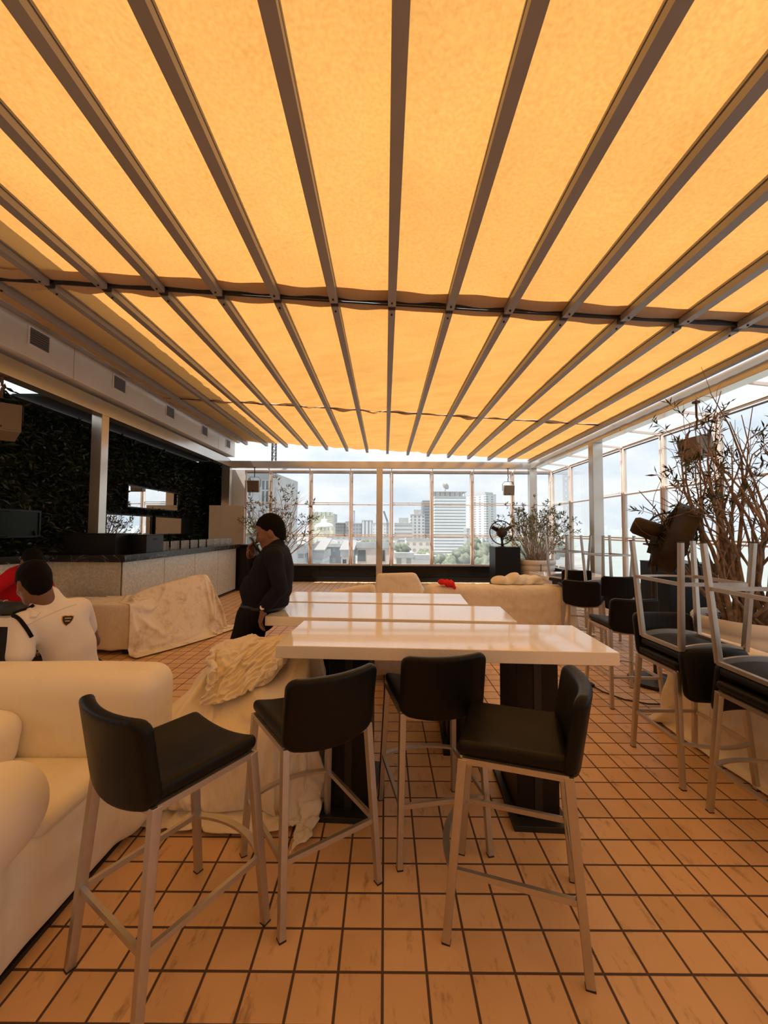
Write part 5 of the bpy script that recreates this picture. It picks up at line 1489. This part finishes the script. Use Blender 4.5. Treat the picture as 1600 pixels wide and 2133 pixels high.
MB().box(-8, 8, -7, 7, 0, 27.6).build('walls', fmat((.78, .75, .58), (.5, .48, .38), 3., 5., .3, .5), o)
MB().lathe([(8.2, 27.4), (8.4, 28.2), (6.6, 30.2), (4.0, 31.4), (2.9, 31.6), (2.9, 33.4), (2.4, 34.2), (.5, 34.8), (.25, 37), (.1, 37.2)], 32).build('dome', 'pot', o, True)
building(-51, -42.6, 420, 9.3, 16, fmat((.17, .17, .17), (.11, .11, .11), 2.5, 3.4, .6, .5), 'dark grey block right of the greenish block')
building(-42.0, -34.5, 430, 10.6, 16, fmat((.56, .57, .52), (.38, .40, .37), 3.5, 3.4, .5, .5), 'pale green-grey block beside the dark grey block')
building(-37, -35.3, 470, 24, 5, fmat((.56, .57, .58), (.4, .4, .4), 2., 4., .4, .5), 'thin pale shaft rising behind the pale green-grey block')
building(-32, -23.6, 405, 8.6, 16, fmat((.34, .34, .36), (.22, .22, .24), 3., 3.6, .6, .6), 'grey mid-rise with dark windows left of the far middle post')
building(-23, -12.7, 402, 11.4, 16, fmat((.66, .66, .68), (.26, .27, .30), 3.6, 60., .45, 1.), 'mid-rise with white vertical fins left of the far middle post')
building(-12, 5, 380, 8.2, 16, fmat((.78, .78, .78), (.5, .5, .53), 2.6, 3.2, .4, .5), 'white apartment block behind the far middle post')
building(-9, -4, 402, 17.5, 8, fmat((.52, .52, .52), (.38, .38, .38), 2.2, 3., .5, .5), 'grey rooftop block above the white apartments')
def deck(o, w, d, h): MB().box(-w * .5, w * .6, -d * .5, d * .5, h, h + 5).build('roof_storey', 'concrete', o)
building(9.2, 26, 390, 8.5, 18, fmat((.62, .63, .64), (.36, .37, .38), 60., 3.6, 1., .45), 'long grey banded office block right of the far middle post', extra=deck)
building(26.5, 41, 420, 18, 18, fmat((.64, .64, .63), (.25, .26, .27), 4.2, 3.2, .45, .6), 'stepped white apartment tower left of the broad striped tower', extra=deck)
building(41.5, 52, 450, 35, 18, fmat((.26, .28, .30), (.15, .17, .18), 12., 3.2, .8, .55), 'dark glazed tower at the left side of the broad striped tower')
building(84.5, 93, 420, 4, 16, fmat((.45, .46, .46), (.3, .3, .3), 3., 3.4, .5, .5), 'small grey block right of the broad striped tower')
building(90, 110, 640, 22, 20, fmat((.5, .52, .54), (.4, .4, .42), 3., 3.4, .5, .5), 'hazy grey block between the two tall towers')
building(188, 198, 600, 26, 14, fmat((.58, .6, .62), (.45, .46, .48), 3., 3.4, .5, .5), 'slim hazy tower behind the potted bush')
# tower crane
o = empty('crane', (2.3, 372, GZ), 0, 'lattice crane jib rising beside the far middle post', 'crane')
def lattice(mb, p, q, w, t, n, ref=(0, 1, 0)):
    p, q = Vector(p), Vector(q); a, b, d = frame_of(q - p, ref)
    C4 = [a * sx * w / 2 + b * sy * w / 2 for sx, sy in ((-1, -1), (1, -1), (1, 1), (-1, 1))]
    for c in C4: mb.bar(p + c, q + c, t, t)
    for i in range(n):
        u, v = p.lerp(q, i / n), p.lerp(q, (i + 1) / n)
        for k in range(4):
            mb.bar(u + C4[k], v + C4[(k + 1) % 4], t * .6, t * .6); mb.bar(u + C4[k], u + C4[(k + 1) % 4], t * .6, t * .6)
b = MB(); lattice(b, (0, 0, 0), (0, 0, 33), 1.4, .35, 12); b.build('mast', 'blackmetal', o)
b = MB(); lattice(b, (0, 0, 33), (-3.6, 0, 43), 1.1, .4, 8); b.build('jib', 'blackmetal', o)
o = empty('antenna_mast', (-16.6, 60, GZ), 0, 'lattice antenna mast above the far beam at the left', 'mast')
b = MB(); lattice(b, (0, 0, 0), (0, 0, 40), .55, .09, 46); b.build('lattice', 'blackmetal', o)
# neighbour building seen through the left windows
o = empty('neighbour_house', (-9.6, 33, GZ), -.10, 'weathered concrete house with tall windows right outside the far left windows', 'building')
MB().box(-2.2, 1.55, -3, 3, 0, 29.8).build('walls', 'concrete', o)
def win(x0, x1, z0, z1, y=-3.02, mat='blackgloss'):
    f = MB().box(x0, x1, y - .03, y + .02, z0, z1).build('window', mat, o)
    b = MB()
    for x in (x0, (x0 + x1) / 2, x1): b.box(x - .05, x + .05, y - .07, y - .03, z0, z1)
    for z in (z0, z0 + (z1 - z0) * .6, z1): b.box(x0, x1, y - .07, y - .03, z - .05, z + .05)
    b.build('window_bars', 'concrete', f)
win(.75, 1.35, 27.3, 29.2); win(.75, 1.35, 24.6, 26.0); win(-.55, 0.0, 28.0, 29.4); win(-.55, 0.0, 25.4, 27.0); win(-1.9, -1.2, 25.0, 26.2); win(-1.9, -1.2, 28, 29.4)
MB().add([(-2.4, -3.9, 29.6), (2.3, -3.9, 29.6), (1.9, 0, 30.6), (-2.4, 0, 30.6), (-2.4, -3.9, 29.75), (2.3, -3.9, 29.75), (1.9, 0, 30.75), (-2.4, 0, 30.75)], [[3, 2, 1, 0], [4, 5, 6, 7], [0, 1, 5, 4], [1, 2, 6, 5], [2, 3, 7, 6], [3, 0, 4, 7]]).build('roof', 'rafter', o)
MB().box(-2.2, -1.0, -3.5, -3, 24.6, 24.75).box(-2.2, -1.0, -3.5, -3.45, 24.75, 25.3).build('balcony', 'pot', o)
# nearer roofs
def gable(o, w, d, h): MB().add([(-w - .3, -d - .3, h), (w + .3, -d - .3, h), (w + .3, d + .3, h + 1.2), (-w - .3, d + .3, h + 1.2), (-w - .3, -d - .3, h + .15), (w + .3, -d - .3, h + .15), (w + .3, d + .3, h + 1.35), (-w - .3, d + .3, h + 1.35)], [[3, 2, 1, 0], [4, 5, 6, 7], [0, 1, 5, 4], [1, 2, 6, 5], [2, 3, 7, 6], [3, 0, 4, 7]]).build('sheet_roof', 'rafter', o)
building(-10.6, -9.0, 45, -.2, 6, fmat((.52, .54, .55), (.30, .31, .32), 1.4, 1.6, .5, .5), 'grey neighbouring house low behind the standing man', extra=gable)
building(-8.3, -7.2, 47, -.9, 6, fmat((.62, .63, .64), (.36, .38, .40), 1.1, 1.5, .5, .5), 'pale house with roof tanks right behind the standing man', extra=gable)
def pinkx(o, w, d, h):
    for x0, x1 in ((-w * .98, -w * .55), (.05 * w, .5 * w)): MB().box(x0, x1, -d - .05, -d + .02, h - 2.9, h - 1.2).build('window', 'blackgloss', o)
building(-4.2, 1.4, 62, -.3, 9, principled('pink_plaster', (.68, .50, .41), .8, 0, .12, .8), 'pinkish plastered house with flat roof behind the far middle post', extra=pinkx)
def porch(o, w, d, h): MB().box(-w * .8, -w * .1, -d - .04, -d + .02, h - 2.6, h - 1.3).build('window', 'blackgloss', o)
building(-6.4, -4.8, 60, -1.5, 6, principled('pale_pink_plaster', (.68, .57, .48), .8), 'low wing with a pale sheet roof, left of the pinkish house', extra=lambda o, w, d, h: (gable(o, w, d, h), porch(o, w, d, h)))
def archw(o, w, d, h):
    V = [(-w * .5 + w * math.cos(t) * .45, -d - .1, h + w * math.sin(t) * .28) for t in np.linspace(0, PI, 12)]
    V2 = [(x, -d + 1.2, z) for x, y, z in V]; n = len(V)
    MB().add(V + V2, [list(range(n)), list(range(n, 2 * n))[::-1]] + [[i, (i + 1) % n, n + (i + 1) % n, n + i] for i in range(n)]).build('arched_canopy', 'pot', o)
building(-15.8, -9.4, 110, -2.2, 10, fmat((.10, .10, .12), (.2, .22, .24), 2.2, 2.8, .4, .4), 'dark glazed building with a pale arched canopy, beyond the middle tables', extra=archw)
building(-7.4, 5.2, 36, -2.1, 4, fmat((.42, .42, .42), (.36, .36, .36), 70., 1.1, 1., .5), 'long low grey parapet of the roof just below the windows')
building(1.9, 5.2, 75, -2.6, 8, fmat((.74, .70, .62), (.35, .34, .31), 1.8, 2.4, .5, .5), 'cream house with a flat roof right of the far middle post')
building(5.6, 9.2, 82, -3.4, 8, fmat((.78, .76, .70), (.42, .42, .40), 2.0, 2.2, .5, .5), 'low white house left of the round trees')
building(10.5, 22, 200, -2.4, 14, fmat((.74, .66, .58), (.45, .42, .40), 3.2, 3.0, .5, .5), 'low pinkish block beyond the round trees')
building(-30, -16, 210, -1.6, 14, fmat((.72, .70, .68), (.46, .45, .44), 3., 3., .5, .5), 'long low white building under the domed hall')
building(-14, 8, 240, -2.3, 14, fmat((.74, .64, .58), (.5, .46, .44), 3., 3., .5, .5), 'long low pale red roofed block under the mid-rises')
building(-40, -32, 160, -1.4, 10, fmat((.58, .59, .60), (.35, .35, .36), 2.6, 3., .5, .5), 'grey block glimpsed behind the bare shrub')
# far shore
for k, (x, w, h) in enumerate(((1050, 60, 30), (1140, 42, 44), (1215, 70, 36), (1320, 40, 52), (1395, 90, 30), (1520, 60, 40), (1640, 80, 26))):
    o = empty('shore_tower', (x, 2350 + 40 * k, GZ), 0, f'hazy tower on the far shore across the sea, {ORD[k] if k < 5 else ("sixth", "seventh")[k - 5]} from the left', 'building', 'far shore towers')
    MB().box(-w / 2, w / 2, -15, 15, 0, h + 6).build('walls', 'hazewall', o)
# trees
def tree(x, y, r, ztop, label, seed):
    o = empty('tree', (x, y, GZ), 0, label, 'tree', 'city trees')
    rr = np.random.default_rng(seed); h = ztop - GZ
    MB().tube([(0, 0, 0), (r * .05, 0, h * .4), (0, 0, h * .7)], [r * .09, r * .07, r * .04], 8).build('trunk', 'bark', o)
    V = []; Fc = []
    cs = [(rr.normal(size=3) * np.array((.42, .42, .26)) * r + np.array((0, 0, h - r * .85)), r * rr.uniform(.32, .5)) for _ in range(16)]
    nu, nv = 12, 9
    for c, q in cs:
        n0 = len(V)
        for i in range(nv + 1):
            t = PI * i / nv
            for k in range(nu):
                u = 2 * PI * k / nu; dd = np.array((math.sin(t) * math.cos(u), math.sin(t) * math.sin(u), math.cos(t)))
                V.append(c + dd * q * (1 + .16 * math.sin(7 * dd[0] + 5 * dd[2] + c[0]) + rr.uniform(-.09, .09) * (0 < i < nv)))
        for i in range(nv):
            for k in range(nu): Fc.append([n0 + i * nu + k, n0 + (i + 1) * nu + k, n0 + (i + 1) * nu + (k + 1) % nu, n0 + i * nu + (k + 1) % nu])
    zt = max(v[2] for v in V); V = [v + np.array((0, 0, h - zt)) for v in V]
    mesh_obj('crown', V, Fc, 'treeleaf', o, True)
for k, (x, y, r, zt, lab) in enumerate(((16.2, 110, 5.0, -4.6, 'rounded green tree in front of the striped tower, left of the parked cars'), (27, 150, 5.2, -3.4, 'large dark tree below the striped tower'), (38, 165, 5.5, -2.6, 'dark tree right of the large one below the striped tower'),
        (24.5, 95, 4.2, -3.2, 'yellow-green tree left of the far fan plinth'), (47, 222, 7, -1.6, 'tree far down the road left of the far fan'), (66, 205, 8, -1, 'tree behind the far fan plinth'), (-22, 130, 7, -1.5, 'tree left of the dark glazed building'), (-6.2, 140, 4.2, -1.4, 'tree right of the dark glazed building'),
        (-2.4, 104, 4, -1.0, 'tree above the pinkish house roof'), (3.5, 130, 6, -1.2, 'tree just right of the far middle post'), (-12.2, 64, 2.6, -1.6, 'tree low behind the standing man'), (-8.9, 26.5, 1.6, 2.3, 'leafy tree top before the concrete house at the far left window'), (84, 232, 11, -.8, 'tree beyond the potted bush'), (9.5, 100, 3.6, -3.4, 'small tree beside the low white house'))):
    tree(x, y, r, zt, lab, 200 + k)
# parked cars
car = None; rr = random.Random(4)
CM = [principled(f'car_paint_{i}', c, .3, .0) for i, c in enumerate(((.8, .8, .8), (.5, .52, .55), (.12, .13, .15), (.55, .08, .07)))]
for k in range(26):
    y = 78 + (k // 2) * 7.2 + rr.uniform(-.8, .8); x = 9.5 + (y - 40) * .118 + (k % 2) * 7.5 + rr.uniform(-.4, .4) + 2
    o = empty('car', (x, y, GZ + .06), -.12, 'small car parked along the road below the striped tower', 'car', 'cars parked along the road')
    m = CM[rr.choice((0, 0, 0, 1, 2, 3))]
    MB().box(-.85, .85, -2.1, 2.1, .28, .85).build('body', m, o, bevel=.12)
    MB().add([(-.78, -1.2, .85), (.78, -1.2, .85), (.78, 1.5, .85), (-.78, 1.5, .85), (-.62, -.6, 1.42), (.62, -.6, 1.42), (.62, 1.1, 1.42), (-.62, 1.1, 1.42)], [[3, 2, 1, 0], [4, 5, 6, 7], [0, 1, 5, 4], [1, 2, 6, 5], [2, 3, 7, 6], [3, 0, 4, 7]]).build('cabin', 'blackgloss', o, bevel=.05)
    for sx in (-.8, .8):
        for sy in (-1.3, 1.3): MB().lathe([(.31, -.1), (.31, .1)], 12, Matrix.Translation((sx, sy, .31)) @ Matrix.Rotation(PI / 2, 4, 'Y')).build('wheel', 'rubber', o)

# ================================================================== LIGHT
w = bpy.data.worlds.new('sky'); SC.world = w; w.use_nodes = True
nt = w.node_tree; nt.nodes.clear()
out = nt.nodes.new('ShaderNodeOutputWorld'); bg = nt.nodes.new('ShaderNodeBackground'); nt.links.new(bg.outputs[0], out.inputs[0])
tc = nt.nodes.new('ShaderNodeTexCoord'); mp = nt.nodes.new('ShaderNodeMapping'); mp.inputs['Scale'].default_value = (1, 1, 2.6)
nt.links.new(tc.outputs['Generated'], mp.inputs[0])
n = nt.nodes.new('ShaderNodeTexNoise'); n.inputs['Scale'].default_value = 4.2; n.inputs['Detail'].default_value = 7; n.inputs['Roughness'].default_value = .55
nt.links.new(mp.outputs[0], n.inputs['Vector'])
r = nt.nodes.new('ShaderNodeValToRGB'); r.color_ramp.elements[0].position = .36; r.color_ramp.elements[1].position = .60
r.color_ramp.elements[0].color = (.70, .79, .91, 1); r.color_ramp.elements[1].color = (.98, .985, 1.0, 1)
nt.links.new(n.outputs['Fac'], r.inputs[0]); nt.links.new(r.outputs[0], bg.inputs[0]); bg.inputs[1].default_value = 1.0
sd = bpy.data.lights.new('sun', 'SUN'); so = bpy.data.objects.new('sun', sd); COL.objects.link(so)
sd.energy = 8.0; sd.angle = .01; sd.color = (1, .96, .90)
so.rotation_euler = Vector((-.45, -.12, .86)).to_track_quat('Z', 'Y').to_euler()

# ================================================================== CAMERA
cd = bpy.data.cameras.new('camera'); co = bpy.data.objects.new('camera', cd); COL.objects.link(co)
pit, rol, yaw = (math.radians(v) for v in (2.5498, -.2742, .1564))
cy, sy, cp, sp, cr, sr = math.cos(yaw), math.sin(yaw), math.cos(pit), math.sin(pit), math.cos(rol), math.sin(rol)
R = Matrix(((cr, 0, -sr), (0, 1, 0), (sr, 0, cr))) @ Matrix(((1, 0, 0), (0, cp, sp), (0, -sp, cp))) @ Matrix(((cy, sy, 0), (-sy, cy, 0), (0, 0, 1)))
right, fwd, up = R[0], R[1], R[2]
co.matrix_world = Matrix(((right[0], up[0], -fwd[0], 0), (right[1], up[1], -fwd[1], 0), (right[2], up[2], -fwd[2], 1.55), (0, 0, 0, 1)))
cd.sensor_fit = 'VERTICAL'; cd.sensor_height = 36; cd.lens = 845 / 2133 * 36
cd.clip_start = .05; cd.clip_end = 12000
SC.camera = co
SC.view_settings.view_transform = 'Standard'; SC.view_settings.look = 'None'
SC.view_settings.gamma = 1; SC.view_settings.use_curve_mapping = False
SC.view_settings.exposure = 0.22
SC.cycles.use_denoising = True
SC.cycles.max_bounces = 10; SC.cycles.diffuse_bounces = 5; SC.cycles.transparent_max_bounces = 24
SC.cycles.sample_clamp_indirect = 8
